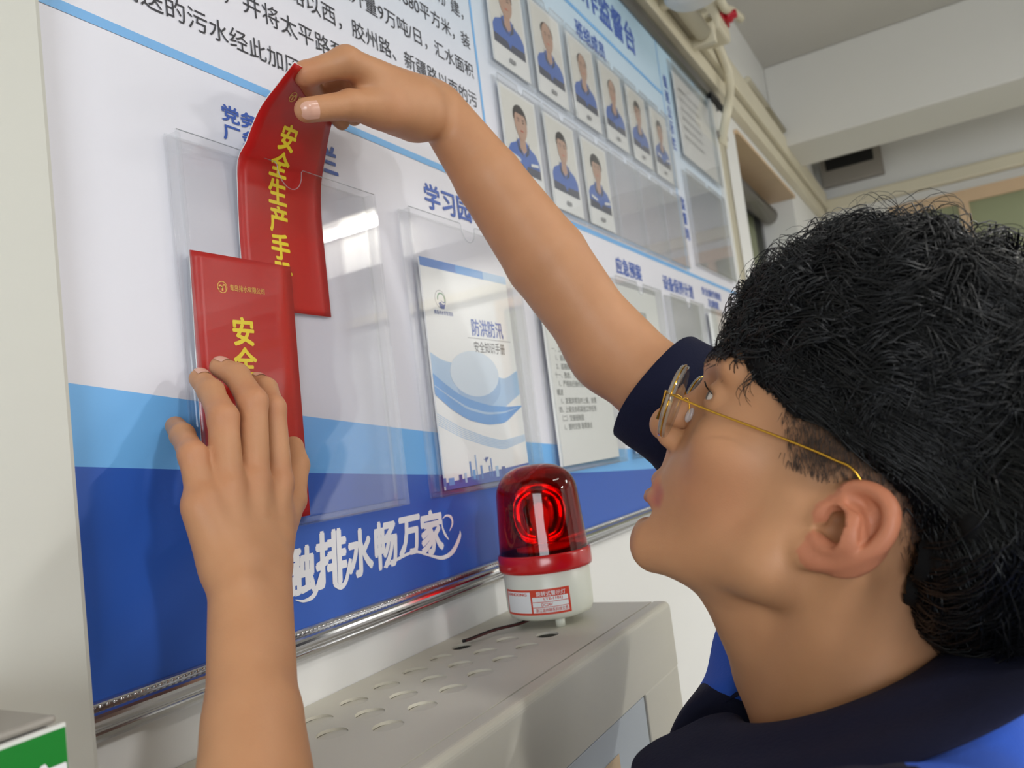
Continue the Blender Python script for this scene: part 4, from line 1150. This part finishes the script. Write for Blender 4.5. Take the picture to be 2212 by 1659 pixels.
# --- right arm and hand (holding the bent booklet)
RE = at_d((1318, 752), .765)
RW = W((953, 243), -.105)
fd = (RE - RW) / np.linalg.norm(RE - RW)
view = ray((1100, 450)); view /= np.linalg.norm(view)
lat = np.cross(fd, view); lat /= np.linalg.norm(lat)
B.chain([RW, RW + (RE - RW) * .28, RW + (RE - RW) * .62, RE], [.0248, .0330, .0405, .0375], k=.014)
B.chain([RE, RE + (SR - RE) * .3, RE + (SR - RE) * .6, SR], [.039, .0430, .047, .052], k=.02)
B.ball(RE + (RE - RW) / np.linalg.norm(RE - RW) * .012 + view * .01, .032, k=.02)
rm = {'i': W((748, 134), -.098), 'm': W((778, 150), -.084), 'r': W((808, 178), -.072), 'p': W((836, 208), -.062)}
rwr = {'i': W((925, 222), -.106), 'm': W((930, 214), -.097), 'r': W((932, 220), -.089), 'p': W((930, 232), -.084)}
for k_, q in (('i', .0125), ('m', .0125), ('r', .0118), ('p', .0108)):
    B.cone(rwr[k_], rm[k_], .0185, q, k=.012)
RF = {'i': [rm['i'], W((660, 160), -.074), W((684, 210), -.048), W((700, 238), -.040)],
      'm': [rm['m'], W((700, 190), -.056), W((712, 236), -.034), W((738, 264), -.030)],
      'r': [rm['r'], W((738, 200), -.048), W((742, 240), -.030), W((765, 255), -.028)],
      'p': [rm['p'], W((775, 215), -.042), W((775, 245), -.030), W((795, 256), -.030)]}
for k_ in 'imrp':
    B.chain(RF[k_], [.0122, .0098, .0086, .0074] if k_ != 'p' else [.0108, .0086, .0074, .0064], k=.006)
RT = [W((905, 240), -.108), W((838, 238), -.104), W((757, 227), -.0905), W((662, 238), -.0790)]
B.chain(RT, [.0200, .0150, .0118, .0098], k=.022)
B.ball(RT[2], .0122, k=.004)
B.cone(W((890, 250), -.100), W((815, 225), -.095), .0200, .0140, k=.022)
B.cone(W((800, 190), -.088), W((840, 220), -.092), .0150, .0190, k=.016)

lo_b = np.array([.12, -.62, .74]); hi_b = np.array([.86, .0, 2.02])
BV, BF = B.mesh(lo_b, hi_b, .0018)
# ------------------------------------------------------------------ person
def skin_material():
    m, nt, b, out = nodes_of('skin')
    tc = nt.nodes.new('ShaderNodeTexCoord')
    n = nt.nodes.new('ShaderNodeTexNoise'); n.inputs['Scale'].default_value = 38; n.inputs['Detail'].default_value = 4
    nt.links.new(tc.outputs['Object'], n.inputs['Vector'])
    def mixc(fac, A, Bc):
        mx = nt.nodes.new('ShaderNodeMix'); mx.data_type = 'RGBA'
        nt.links.new(fac, mx.inputs['Factor'])
        if isinstance(A, tuple): mx.inputs['A'].default_value = A
        else: nt.links.new(A, mx.inputs['A'])
        mx.inputs['B'].default_value = Bc
        return mx.outputs['Result']
    c = mixc(n.outputs['Fac'], lin((182, 130, 93)), lin((198, 146, 107)))
    for at, col in (('flush', (192, 108, 84)), ('lip', (176, 92, 86)), ('stubble', (58, 46, 40))):
        a = nt.nodes.new('ShaderNodeAttribute'); a.attribute_name = at
        c = mixc(a.outputs['Fac'], c, lin(col))
    nt.links.new(c, b.inputs['Base Color'])
    b.inputs['Roughness'].default_value = 0.48
    b.inputs['Specular IOR Level'].default_value = 0.35
    b.inputs['Subsurface Weight'].default_value = 0.12
    b.inputs['Subsurface Radius'].default_value = (1.0, 0.4, 0.22)
    b.inputs['Subsurface Scale'].default_value = 0.006
    n2 = nt.nodes.new('ShaderNodeTexVoronoi'); n2.inputs['Scale'].default_value = 900
    nt.links.new(tc.outputs['Object'], n2.inputs['Vector'])
    bp = nt.nodes.new('ShaderNodeBump'); bp.inputs['Strength'].default_value = 0.06; bp.inputs['Distance'].default_value = 0.0006
    nt.links.new(n2.outputs['Distance'], bp.inputs['Height']); nt.links.new(bp.outputs['Normal'], b.inputs['Normal'])
    return m
MT['skin'] = skin_material()
MT['nail'] = mat('fingernail', (214, 166, 146), 0.25, coat=0.2)
person = np_mesh('person', BV, BF, MT['skin'])
tag(person, 'person in a blue work jacket and gold glasses sliding a red booklet into a holder', 'person')

# colour masks of the skin (lips, flushed ears and knuckles, shaved sides)
GF = np.array([-.12, -.066, -.055, -.049, -.043, -.028, -.012, .007, .024, .036, .047, .064, .079, .089, .105])
GD = np.array([-.054, -.054, -.046, -.022, .006, .022, .028, .032, .038, .035, .039, .044, .054, .065, .078])
FF = np.array([-.12, -.070, -.056, -.047, -.041, -.034, -.020, .0, .020, .030, .039, .046, .08, .11])
FD = np.array([-.062, -.060, -.054, -.034, -.010, .004, .012, .010, -.006, .006, .020, .039, .06, .09])
LB = toH(BV)
inhead = (np.abs(LB) < .16).all(1)
def sstep(x, a, b):
    t = np.clip((x - a) / (b - a), 0, 1); return t * t * (3 - 2 * t)
stub = sum(sstep(LB[:, 2] - np.interp(LB[:, 0] + o_, FF, FD), -.012, .022) for o_ in (-.014, -.007, 0, .007, .014)) / 5 * .62
stub = np.where(inhead & (np.abs(LB[:, 1]) < .0795), stub, 0)
earm = inhead & (np.abs(LB[:, 1]) > .0775)
lipd = np.full(len(BV), 1.0)
def capd(P, a, b):
    a, b = np.asarray(a), np.asarray(b); ba = b - a; h = np.clip((P - a) @ ba / (ba @ ba), 0, 1)
    return np.linalg.norm(P - a - h[:, None] * ba, axis=1)
for s in (1, -1):
    for a, b in (((.1000, 0, -.0395), (.0965, .012 * s, -.0405)), ((.0965, .012 * s, -.0405), (.0890, .0225 * s, -.044)), ((.0990, 0, -.0515), (.0955, .012 * s, -.0505)), ((.0955, .012 * s, -.0505), (.0890, .0215 * s, -.0465))):
        lipd = np.minimum(lipd, capd(LB, a, b))
lip = np.where(inhead, 1 - sstep(lipd, .0050, .0085), 0) * .75
flush = np.where(earm, .55, 0.0)
flush = np.maximum(flush, np.where(inhead, .18 * (1 - sstep(np.linalg.norm(LB - np.array([.06, .05, -.02]), axis=1), .01, .04)), 0))
for c_ in list(mcp.values()) + [FL[k_][1] for k_ in 'imrp'] + [RF[k_][1] for k_ in 'im'] + [RT[1]]:
    flush = np.maximum(flush, .20 * (1 - sstep(np.linalg.norm(BV - c_, axis=1), .004, .024)))
for nm, arr in (('stubble', stub), ('lip', lip), ('flush', flush)):
    at_ = person.data.attributes.new(nm, 'FLOAT', 'POINT'); at_.data.foreach_set('value', np.asarray(arr, np.float32))

# fingernails
def nail(c, axis, n, ln, wd, name='fingernail'):
    axis = axis / np.linalg.norm(axis); n = n - axis * (n @ axis); n /= np.linalg.norm(n); sd = np.cross(axis, n)
    us, vs = np.linspace(-1, 1, 9), np.linspace(-1, 1, 9)
    P = []
    for u_ in us:
        for v_ in vs:
            r_ = 1.0 if u_ < .2 else math.sqrt(max(0, 1 - ((u_ - .2) / .82) ** 2))
            P.append(c + axis * u_ * ln / 2 + sd * v_ * wd / 2 * (.35 + .65 * r_) + n * .02)
    P = np.array(P)
    for _ in range(40): P = P - n * (B(P, B.near(c, .05))[:, None] * .9)
    P = P + n * .0005
    F_ = [(i * 9 + j, i * 9 + j + 1, (i + 1) * 9 + j + 1, (i + 1) * 9 + j) for i in range(8) for j in range(8)]
    mesh_obj(name, P, F_, MT['nail'], person, True)
tc_ = CAM - RT[3]; tc_ /= np.linalg.norm(tc_)
nail(RT[3] + (RT[3] - RT[2]) / np.linalg.norm(RT[3] - RT[2]) * .0015, RT[3] - RT[2], tc_ + np.array([0, 0, -.05]), .0140, .0140)
for k_ in 'mri':
    a_ = FL[k_][3] - FL[k_][2]
    nail(FL[k_][3], a_, np.array([-.1, -.7, .75]), .0115, .0105)

# eyes
def eye(s):
    c = H(.0805, .032 * s, .0262)
    V, Fc, mi = [], [], []
    n, m_ = 24, 14
    for i in range(m_ + 1):
        a = math.pi * i / m_
        for j in range(n):
            b = 2 * math.pi * j / n
            V.append(c + HR @ (np.array([math.cos(a), math.sin(a) * math.cos(b), math.sin(a) * math.sin(b)]) * .0124))
    for i in range(m_):
        for j in range(n):
            Fc.append((i * n + j, i * n + (j + 1) % n, (i + 1) * n + (j + 1) % n, (i + 1) * n + j)); mi.append(1 if i < 3 else 0)
    o = mesh_obj('eye', V, Fc, MT.setdefault('sclera', mat('eye_white', (214, 208, 200), .15, coat=.5)), person, True)
    o.data.materials.append(MT.setdefault('iris', mat('dark_iris', (34, 24, 20), .1, coat=.6)))
    o.data.polygons.foreach_set('material_index', mi)
eye(1); eye(-1)

# ------------------------------------------------------------------ hair
EC, ER = np.array([-.004, 0, .044]), np.array([.0985, .0780, .0880])
def scalp(d):
    """point of the scalp ellipsoid in direction d (head frame)"""
    d = d / ER; d = d / np.linalg.norm(d, axis=-1, keepdims=True)
    return EC + d * ER
def scalp_n(q):
    n = (q - EC) / (ER * ER); return n / np.linalg.norm(n, axis=-1, keepdims=True)
def thick(q):
    g = np.interp(q[..., 0], GF, GD)
    e = np.clip((q[..., 2] - g) / .085, 0, 1)
    top = .006 + .036 * e ** .9
    fr = sstep(q[..., 0], .05, .09) * .010
    bk = sstep(-q[..., 0], .03, .08) * .012 * np.clip((q[..., 2] - g) / .03, 0, 1)
    return top * (1 - .35 * sstep(q[..., 0], .06, .1)) + fr * .6 + bk
rng = np.random.default_rng(11)
def sample(n, fn):
    out = []
    while len(out) < n:
        d = rng.normal(size=(4000, 3)); q = scalp(d)
        q = q[fn(q)]; out += list(q)
    return np.array(out[:n])
dense = lambda q: q[:, 2] > np.interp(q[:, 0], GF, GD) + .003
fade = lambda q: (rng.uniform(0, 1, len(q)) < sstep(q[:, 2] - np.interp(q[:, 0], FF, FD), -.004, .030)) & (q[:, 2] < np.interp(q[:, 0], GF, GD) + .010)
Hf = Field()
Hf.ell(HO + HR @ EC, tuple(ER * np.array([.985, .985, .985])), HR, k=.004)
caps = sample(1100, dense)
T_ = thick(caps)
for q, t_ in zip(caps, T_):
    n_ = scalp_n(q)
    r_ = rng.uniform(.006, .0115) * min(1.0, .45 + t_ / .03)
    Hf.ball(HO + HR @ (q + n_ * max(t_ * rng.uniform(.45, .92) - r_, -r_ * .6)), r_, k=.004)
hv, hf_ = Hf.mesh(HO - .2, HO + .22, .0030)
lh = toH(hv)
# keep only the haired part of the cap
okv = lh[:, 2] > np.interp(lh[:, 0], GF, GD) - .002
hf_ = hf_[okv[hf_].all(1)]
used = np.unique(hf_); remap = -np.ones(len(hv), int); remap[used] = np.arange(len(used))
hv, hf_ = hv[used], remap[hf_]
hair = np_mesh('hair', hv, hf_, MT['hair_base'], person)
tag(hair, 'thick black wavy hair')
def strands(name, Q, step_dir, length, npts, rad, curl, turns, hfrac, m, lift=0.0, parent=None, clump=1, spread=.003, bound=True, wob=.06):
    """tapered three-sided strands creeping over the scalp in small locks"""
    N0 = len(Q)
    rep = lambda a: np.repeat(a, clump, axis=0)
    ph = rep(rng.uniform(0, 6.28, N0)); tn = rep(rng.uniform(*turns, N0)); A = rep(rng.uniform(*curl, N0)); L = rep(rng.uniform(*length, N0)); hfr = rep(rng.uniform(*hfrac, N0))
    d = rep(step_dir(Q.copy())); q = rep(Q); N = len(q)
    if clump > 1:
        q = scalp(q + rng.normal(size=q.shape) * spread - EC)
        ph = ph + rng.normal(size=N) * .25; L = L * rng.uniform(.75, 1.1, N); hfr = hfr + rng.normal(size=N) * .05; A = A * rng.uniform(.8, 1.15, N)
        d = d + rng.normal(size=d.shape) * .06
    P = np.zeros((N, npts, 3)); live = np.ones(N, bool)
    jit = rep(rng.normal(size=(N0, npts, 3))) * wob
    for i in range(npts):
        s = i / (npts - 1)
        n_ = scalp_n(q)
        d = d - n_ * (d * n_).sum(1, keepdims=True); d /= np.linalg.norm(d, axis=1, keepdims=True) + 1e-9
        sd = np.cross(n_, d)
        w = min(1, s * 2.2)
        a = ph + tn * 2 * math.pi * s
        hh = thick(q) * (.30 + (hfr - .30) * min(1, s * 2.5)) if hfrac[1] > 0 else .0008 + lift * s
        nw = q + n_ * (hh + A * w * np.sin(a))[:, None] + sd * (A * w * np.cos(a))[:, None]
        P[:, i] = np.where(live[:, None], nw, P[:, i - 1] if i else nw)
        q2 = scalp(q + d * (L / (npts - 1))[:, None] - EC)
        if bound: live = live & (q2[:, 2] > np.interp(q2[:, 0], GF, GD) - .001)
        q = np.where(live[:, None], q2, q)
        d = d + jit[:, i]
    Wp = HO + P @ HR.T
    dd = np.gradient(Wp, axis=1); dd /= np.linalg.norm(dd, axis=2, keepdims=True) + 1e-12
    ref = np.where(np.abs(dd[..., 2:3]) < .9, np.array([0, 0, 1.0]), np.array([1.0, 0, 0]))
    s1 = np.cross(dd, ref); s1 /= np.linalg.norm(s1, axis=2, keepdims=True) + 1e-12; s2 = np.cross(s1, dd)
    tp = rad * (1 - .8 * np.linspace(0, 1, npts) ** 2)
    V = np.stack([Wp + (s1 * math.cos(a) + s2 * math.sin(a)) * tp[None, :, None] for a in (0, 2.094, 4.189)], 2)
    base = (np.arange(N)[:, None] * npts + np.arange(npts - 1)[None, :]) * 3
    F_ = [np.stack([base + k_, base + (k_ + 1) % 3, base + 3 + (k_ + 1) % 3, base + 3 + k_], -1).reshape(-1, 4) for k_ in range(3)]
    o = np_mesh(name, V.reshape(-1, 3), np.concatenate(F_), m, parent if parent is not None else hair)
    o['kind'] = 'stuff'
    return o
crown = np.array([-.055, .0, .125])
gap = lambda q: q[:, 2] - np.interp(q[:, 0], GF, GD)
def flow_side(q):
    w = sstep(-q[:, 0], .015, .075)
    return np.stack([-(1 - w), np.zeros(len(q)), -.12 - .9 * w], 1) + rng.normal(size=q.shape) * .16
def flow_top(q):
    d = q - np.array([-.03, 0, .13])
    return d / (np.linalg.norm(d, axis=1, keepdims=True) + 1e-6) * .7 + rng.normal(size=q.shape) * .6
strands('side_locks', sample(950, lambda q: dense(q) & (q[:, 2] < .112)), flow_side, (.040, .080), 12, .00055, (.0006, .0022), (.4, 1.1), (.80, 1.04), MT['hair'], clump=11, spread=.0032)
strands('crown_curls', sample(640, lambda q: dense(q) & (q[:, 2] > .070)), flow_top, (.026, .050), 13, .00050, (.0025, .0058), (.7, 1.6), (.82, 1.10), MT['hair'], clump=11, spread=.0026, wob=.12)
strands('loose_curls', sample(110, lambda q: dense(q) & (q[:, 2] > .075)), flow_top, (.030, .050), 16, .00030, (.005, .0085), (.9, 1.6), (1.0, 1.25), MT['hair'], clump=2, spread=.002, wob=.12)
strands('fringe_curls', sample(120, lambda q: dense(q) & (q[:, 0] > .066) & (gap(q) > .006)), lambda q: np.tile(np.array([.5, .0, -.8]), (len(q), 1)) + rng.normal(size=q.shape) * .4, (.016, .030), 13, .00042, (.0025, .0055), (.7, 1.4), (.9, 1.35), MT['hair'], clump=7, spread=.002, bound=False)
down = lambda q: np.tile(np.array([-.55, 0, -1.0]), (len(q), 1)) + rng.normal(size=q.shape) * .25
strands('short_side_hair', sample(2600, lambda q: dense(q) & (gap(q) < .04)), down, (.008, .016), 6, .00036, (.0003, .0010), (.2, .6), (.7, 1.1), MT['hair'])
strands('shaved_side_hair', sample(3600, fade), down, (.003, .007), 4, .00017, (.0, .0003), (0, .3), (-1, 0), MT['stub'], .0014, bound=False)
def brow(s):
    n = 330
    t_ = rng.uniform(0, 1, n)
    base = np.stack([.1035 - .020 * t_ ** 1.6, (.010 + .040 * t_) * s, .0465 + .004 * np.sin(t_ * 2.6) + rng.normal(size=n) * .0016], 1)
    V, Fc = [], []
    for b_ in base:
        w0 = HO + HR @ b_
        pr = B.near(w0, .03)
        nn = HR @ (b_ - np.array([.03, 0, .03])); nn /= np.linalg.norm(nn)
        p = w0 + nn * .006
        for _ in range(12): p = p - nn * B(p[None], pr)[0] * .9
        tg = HR @ np.array([-.35, .75 * s, rng.normal() * .35 + .1]); tg /= np.linalg.norm(tg)
        v, f_ = tube_data([p - nn * .0004, p + tg * .004 + nn * .0012, p + tg * .0078 + nn * .0010], [.00040, .00034, .00012], 3, False)
        k_ = len(V); V += v; Fc += [tuple(i + k_ for i in q) for q in f_]
    mesh_obj('eyebrow', V, Fc, MT['hair'], person, True)
brow(1); brow(-1)
def lashes(s):
    V, Fc = [], []
    for t_ in np.linspace(0, 1, 22):
        p = HO + HR @ np.array([.0945 - .006 * t_ ** 1.5, (.022 + .025 * t_) * s, .0287 - .001 * t_])
        tg = HR @ np.array([.85, .35 * s * (t_ - .3), .45])
        v, f_ = tube_data([p - tg * .002, p + tg * .003, p + tg * .0055 + HR @ np.array([0, 0, .0012])], [.0003, .00025, .0001], 3, False)
        k_ = len(V); V += v; Fc += [tuple(i + k_ for i in q) for q in f_]
    mesh_obj('eyelashes', V, Fc, MT['hair'], person, True)
lashes(1); lashes(-1)

# ------------------------------------------------------------------ glasses
def Hl(px, l):
    """point where the pixel ray meets the head-frame plane left = l"""
    D = HR.T @ ray(px); O = HR.T @ (CAM - HO)
    return HO + HR @ (O + D * (l - O[1]) / D[1])
gl = thing('glasses', tuple(H(.112, 0, .016)), 'round gold-wire glasses worn by the person', 'glasses')
LFC = .111; LU = .0125; LLt = .0335; LR = .0245
def lens(s):
    th, n = .0024, 40
    tl = math.radians(6) * s
    ax = np.array([-math.sin(tl), math.cos(tl), 0]); nn = np.array([math.cos(tl), math.sin(tl), 0])
    tilt = math.radians(-7)
    up = np.array([0, 0, 1.0]) * math.cos(tilt) + nn * -math.sin(tilt); nn = np.cross(ax, up)
    if nn[0] < 0: nn = -nn
    c = np.array([LFC, LLt * s, LU])
    V, Fc = [], []
    rings = [(0, 1), (.5, 1), (.9, 1), (1, .8), (1, -.8), (.9, -1), (.5, -1), (0, -1)]
    for q_, z_ in rings:
        for j in range(n):
            a = 2 * math.pi * j / n
            V.append(HO + HR @ (c + (ax * math.cos(a) + up * math.sin(a) * .96) * LR * q_ + nn * (th * z_ - .0022 * q_ * q_)))
    for i in range(len(rings) - 1):
        for j in range(n): Fc.append((i * n + j, i * n + (j + 1) % n, (i + 1) * n + (j + 1) % n, (i + 1) * n + j))
    mesh_obj('lens', V, Fc, MT['lens'], gl, True)
    ring = [HO + HR @ (c + (ax * math.cos(a) + up * math.sin(a) * .96) * (LR + .0003) - nn * .0022) for a in np.linspace(0, 2 * math.pi, 41)]
    tube('rim_wire', ring, .00060, MT['gold'], gl, 6)
    e = c + ax * LR * s * .97 + nn * .0012 + up * .004
    e_out = e + np.array([-.001, .003 * s, .0])
    tube('hinge_bar', [HO + HR @ (e + up * .001), HO + HR @ (e - up * .017 + ax * -.003 * s)], .0011, MT['gold'], gl, 8)
    hp = HO + HR @ e_out
    if s > 0:
        P = [hp, Hl((1530, 886), .0690), Hl((1620, 920), .0715), Hl((1720, 958), .0745), Hl((1800, 992), .0775), Hl((1850, 1022), .0800), HO + HR @ np.array([-.024, .0765, .004])]
    else:
        loc = [toH(p) for p in (Hl((1530, 886), .0690), Hl((1620, 920), .0715), Hl((1720, 958), .0745), Hl((1800, 992), .0775), Hl((1850, 1022), .0800))]
        P = [hp] + [HO + HR @ (l_ * np.array([1, -1, 1])) for l_ in loc] + [HO + HR @ np.array([-.024, -.0765, .004])]
    tube('temple_arm', spline(P, 6), .00075, MT['gold'], gl, 8)
    b_ = c - ax * LR * s * .93 + up * .002
    pd = np.array([c[0] - .010, .0105 * s, LU - .004])
    tube('pad_arm', spline([HO + HR @ (b_ - nn * .002), HO + HR @ (b_ + np.array([-.007, -.001 * s, .003])), HO + HR @ pd], 5), .0005, MT['gold'], gl, 6)
    V, Fc = [], []
    for i in range(9):
        for j in range(10):
            a, b = math.pi * i / 8, 2 * math.pi * j / 10
            V.append(HO + HR @ (pd + np.array([.0026 * math.cos(b) * math.sin(a), .0010 * math.sin(b) * math.sin(a), .0052 * math.cos(a)])))
    for i in range(8):
        for j in range(10): Fc.append((i * 10 + j, i * 10 + (j + 1) % 10, (i + 1) * 10 + (j + 1) % 10, (i + 1) * 10 + j))
    mesh_obj('nose_pad', V, Fc, MT['silicone'], gl, True)
    return b_
ia, ib = lens(1), lens(-1)
tube('bridge', spline([HO + HR @ (ia + np.array([0, 0, .004])), H(LFC + .004, 0, LU + .010), HO + HR @ (ib + np.array([0, 0, .004]))], 6), .0009, MT['gold'], gl, 8)

# ------------------------------------------------------------------ clothes
def two_tone():
    m = mat('two_tone_cloth', (58, 104, 206), 0.8, bump=0.2, bscale=420, sheen=0.03, spec=0.25)
    nt = m.node_tree; b = nt.nodes['Principled BSDF']
    at_ = nt.nodes.new('ShaderNodeAttribute'); at_.attribute_name = 'navy'
    gt_ = nt.nodes.new('ShaderNodeMath'); gt_.operation = 'GREATER_THAN'; gt_.inputs[1].default_value = .5
    nt.links.new(at_.outputs['Fac'], gt_.inputs[0])
    mx = nt.nodes.new('ShaderNodeMix'); mx.data_type = 'RGBA'
    mx.inputs['A'].default_value = lin((46, 92, 200)); mx.inputs['B'].default_value = lin((20, 23, 48))
    nt.links.new(gt_.outputs[0], mx.inputs['Factor']); nt.links.new(mx.outputs['Result'], b.inputs['Base Color'])
    return m
MT['two_tone'] = two_tone()
J = Field()
J.ell((.52, -.450, 1.14), (.190, .118, .235), k=.03)
J.ell((.52, -.450, .93), (.180, .120, .22), k=.04)
J.cone((.395, -.450, 1.318), (.655, -.432, 1.340), .064, .064, k=.04)
J.cone((.655, -.432, 1.340), SR, .064, .066, k=.03)
J.cone((.395, -.455, 1.322), SLh, .064, .066, k=.03)
J.ell((.630, -.362, 1.345), (.075, .072, .085), k=.03)
J.ell((.555, -.350, 1.300), (.080, .078, .080), k=.03)
J.cone(NB + np.array([0, -.02, -.06]), NB + np.array([0, -.016, -.022]), .080, .068, k=.03)
J.cone(NB + np.array([0, .004, -.045]), NB + np.array([0, -.005, .12]), .066, .090, k=.008, op=-1)
J.ell(NB + np.array([0, .075, -.05]), (.030, .05, .06), k=.01, op=-1)
J.plane((0, 0, .76), (0, 0, -1))
jv, jf = J.mesh((.2, -.65, .72), (.86, -.2, 1.52), .0045)
jn = np.sin(jv[:, 0] * 60 + 3 * np.sin(jv[:, 2] * 22)) * np.cos(jv[:, 2] * 38 + jv[:, 1] * 40)
jacket = np_mesh('jacket', jv + np.array([0, 0, 0]) + .0012 * jn[:, None] * np.array([0.6, .6, .2]), jf, MT['two_tone'], person)
def axis_td(P, a, b_):
    ba = b_ - a; t_ = (P - a) @ ba / (ba @ ba); return t_, np.linalg.norm(P - a - t_[:, None] * ba, axis=1)
nv = np.clip(.5 + (.074 - np.linalg.norm(jv - np.array([.530, -.300, 1.300]), axis=1)) / .02, 0, 1)
nv = np.maximum(nv, np.clip(.5 + (1.215 - jv[:, 2]) / .02, 0, 1))
for a_, b_ in ((SR, RE), (SLh, LE)):
    t_, d_ = axis_td(jv, a_, b_); nv = np.maximum(nv, np.clip(.5 + (t_ - (-.02)) / .08, 0, 1) * (d_ < .085))
ja = jacket.data.attributes.new('navy', 'FLOAT', 'POINT'); ja.data.foreach_set('value', nv.astype(np.float32))
tag(jacket, 'royal blue work jacket with a broad navy collar')
def sleeve(a, b, t0, t1, r0, r1, m, seed):
    a, b = np.asarray(a), np.asarray(b); ax = b - a; Lx = np.linalg.norm(ax); ax = ax / Lx
    s, t = frame_axes(ax)
    V, Fc = [], []
    n = 40
    rows = [(t0 + (t1 - t0) * i / 16, 1.0) for i in range(17)] + [(t1 + .004, .985), (t1 + .004, .955), (t1 - .01, .945), (t1 - .14, .93)]
    for i, (tt, q_) in enumerate(rows):
        r_ = (r0 + (r1 - r0) * (tt - t0) / (t1 - t0)) * q_
        for j in range(n):
            an = 2 * math.pi * j / n
            w = 1 + .025 * math.sin(3 * an + seed + tt * 14) + .02 * math.sin(5 * an - tt * 30 + seed * 2)
            V.append(a + ax * tt * Lx + (s * math.cos(an) + t * math.sin(an)) * r_ * w)
    for i in range(len(rows) - 1):
        for j in range(n): Fc.append((i * n + j, i * n + (j + 1) % n, (i + 1) * n + (j + 1) % n, (i + 1) * n + j))
    mesh_obj('sleeve', V, Fc, m, jacket, True)
sleeve(SR, RE, -.02, .80, .070, .060, MT['navy_cloth'], 1.0)
sleeve(SLh, LE, -.02, .62, .070, .063, MT['navy_cloth'], 2.0)
# broad fall collar: rings from the stand at the neck, over the fold, to the free edge
def collar():
    n = 56
    V, Fc = [], []
    PH = np.linspace(math.radians(14), math.radians(346), n)      # 0 = front, growing towards the left side, 180 = nape
    for ph in PH:
        fx, fy = -math.sin(ph), math.cos(ph)
        back = (1 - math.cos(ph)) / 2            # 0 front, 1 nape
        sidew = abs(math.sin(ph))
        c = np.array([.517, -.408, 1.388 - .022 * math.cos(ph)])
        ri = np.array([fx * .0615, fy * (.060 if fy > 0 else .0575), 0])
        dr = ri / np.linalg.norm(ri)
        wd = .078 + .012 * sidew ** 2 - (.006 if ph < math.pi else .030) * max(0, math.cos(ph))
        inner_low = c + ri * .99 + np.array([0, 0, -.035])
        inner = c + ri + np.array([0, 0, -.003])
        fold = c + ri + dr * .006 + np.array([0, 0, .003])
        zo = float(np.interp(min(ph, 2 * math.pi - ph), [0, .9, 1.57, 2.36, 3.1416], [-.024, -.020, -.004, .008, -.004]))
        o1 = c + ri + dr * wd * .55 + np.array([0, 0, .002 + zo * .4])
        o2 = c + ri + dr * wd + np.array([0, 0, zo])
        for p in (inner_low, inner, fold, o1 * .5 + fold * .5 + np.array([0, 0, .004]), o1, o1 * .5 + o2 * .5 + np.array([0, 0, .003]), o2): V.append(p)
    k_ = 7
    for i in range(n - 1):
        for j in range(k_ - 1): Fc.append((i * k_ + j, (i + 1) * k_ + j, (i + 1) * k_ + j + 1, i * k_ + j + 1))
    o = mesh_obj('collar', V, Fc, MT['navy_cloth'], jacket, True)
    md = o.modifiers.new('thick', 'SOLIDIFY'); md.thickness = .0035; md.offset = 0
    ss = o.modifiers.new('soft', 'SUBSURF'); ss.levels = 1; ss.render_levels = 2
collar()
tr = Field()
tr.ell((.52, -.455, .84), (.165, .115, .13), k=.04)
for hx in (.445, .595):
    tr.chain([np.array([hx, -.455, .82]), np.array([hx, -.455, .48]), np.array([hx, -.475, .05 + FLOOR])], [.088, .070, .062], k=.03)
tr.plane((0, 0, FLOOR + .045), (0, 0, -1))
tv, tf = tr.mesh((.3, -.62, FLOOR), (.74, -.3, 1.0), .008)
np_mesh('trousers', tv, tf, MT['navy_cloth'], person)
for hx in (.445, .595):
    sh = Field(); sh.chain([np.array([hx, -.49, FLOOR + .045]), np.array([hx, -.40, FLOOR + .042]), np.array([hx, -.335, FLOOR + .034])], [.045, .044, .034], k=.02)
    sh.cone((hx, -.485, FLOOR + .09), (hx, -.485, FLOOR + .04), .042, .045, k=.02)
    sh.plane((0, 0, FLOOR + .0005), (0, 0, -1))
    v, f_ = sh.mesh((hx - .08, -.56, FLOOR - .02), (hx + .08, -.27, FLOOR + .2), .005)
    np_mesh('shoe', v, f_, MT['shoe'], person)
bpy.data.objects.remove(_to)
bpy.data.curves.remove(_tx)
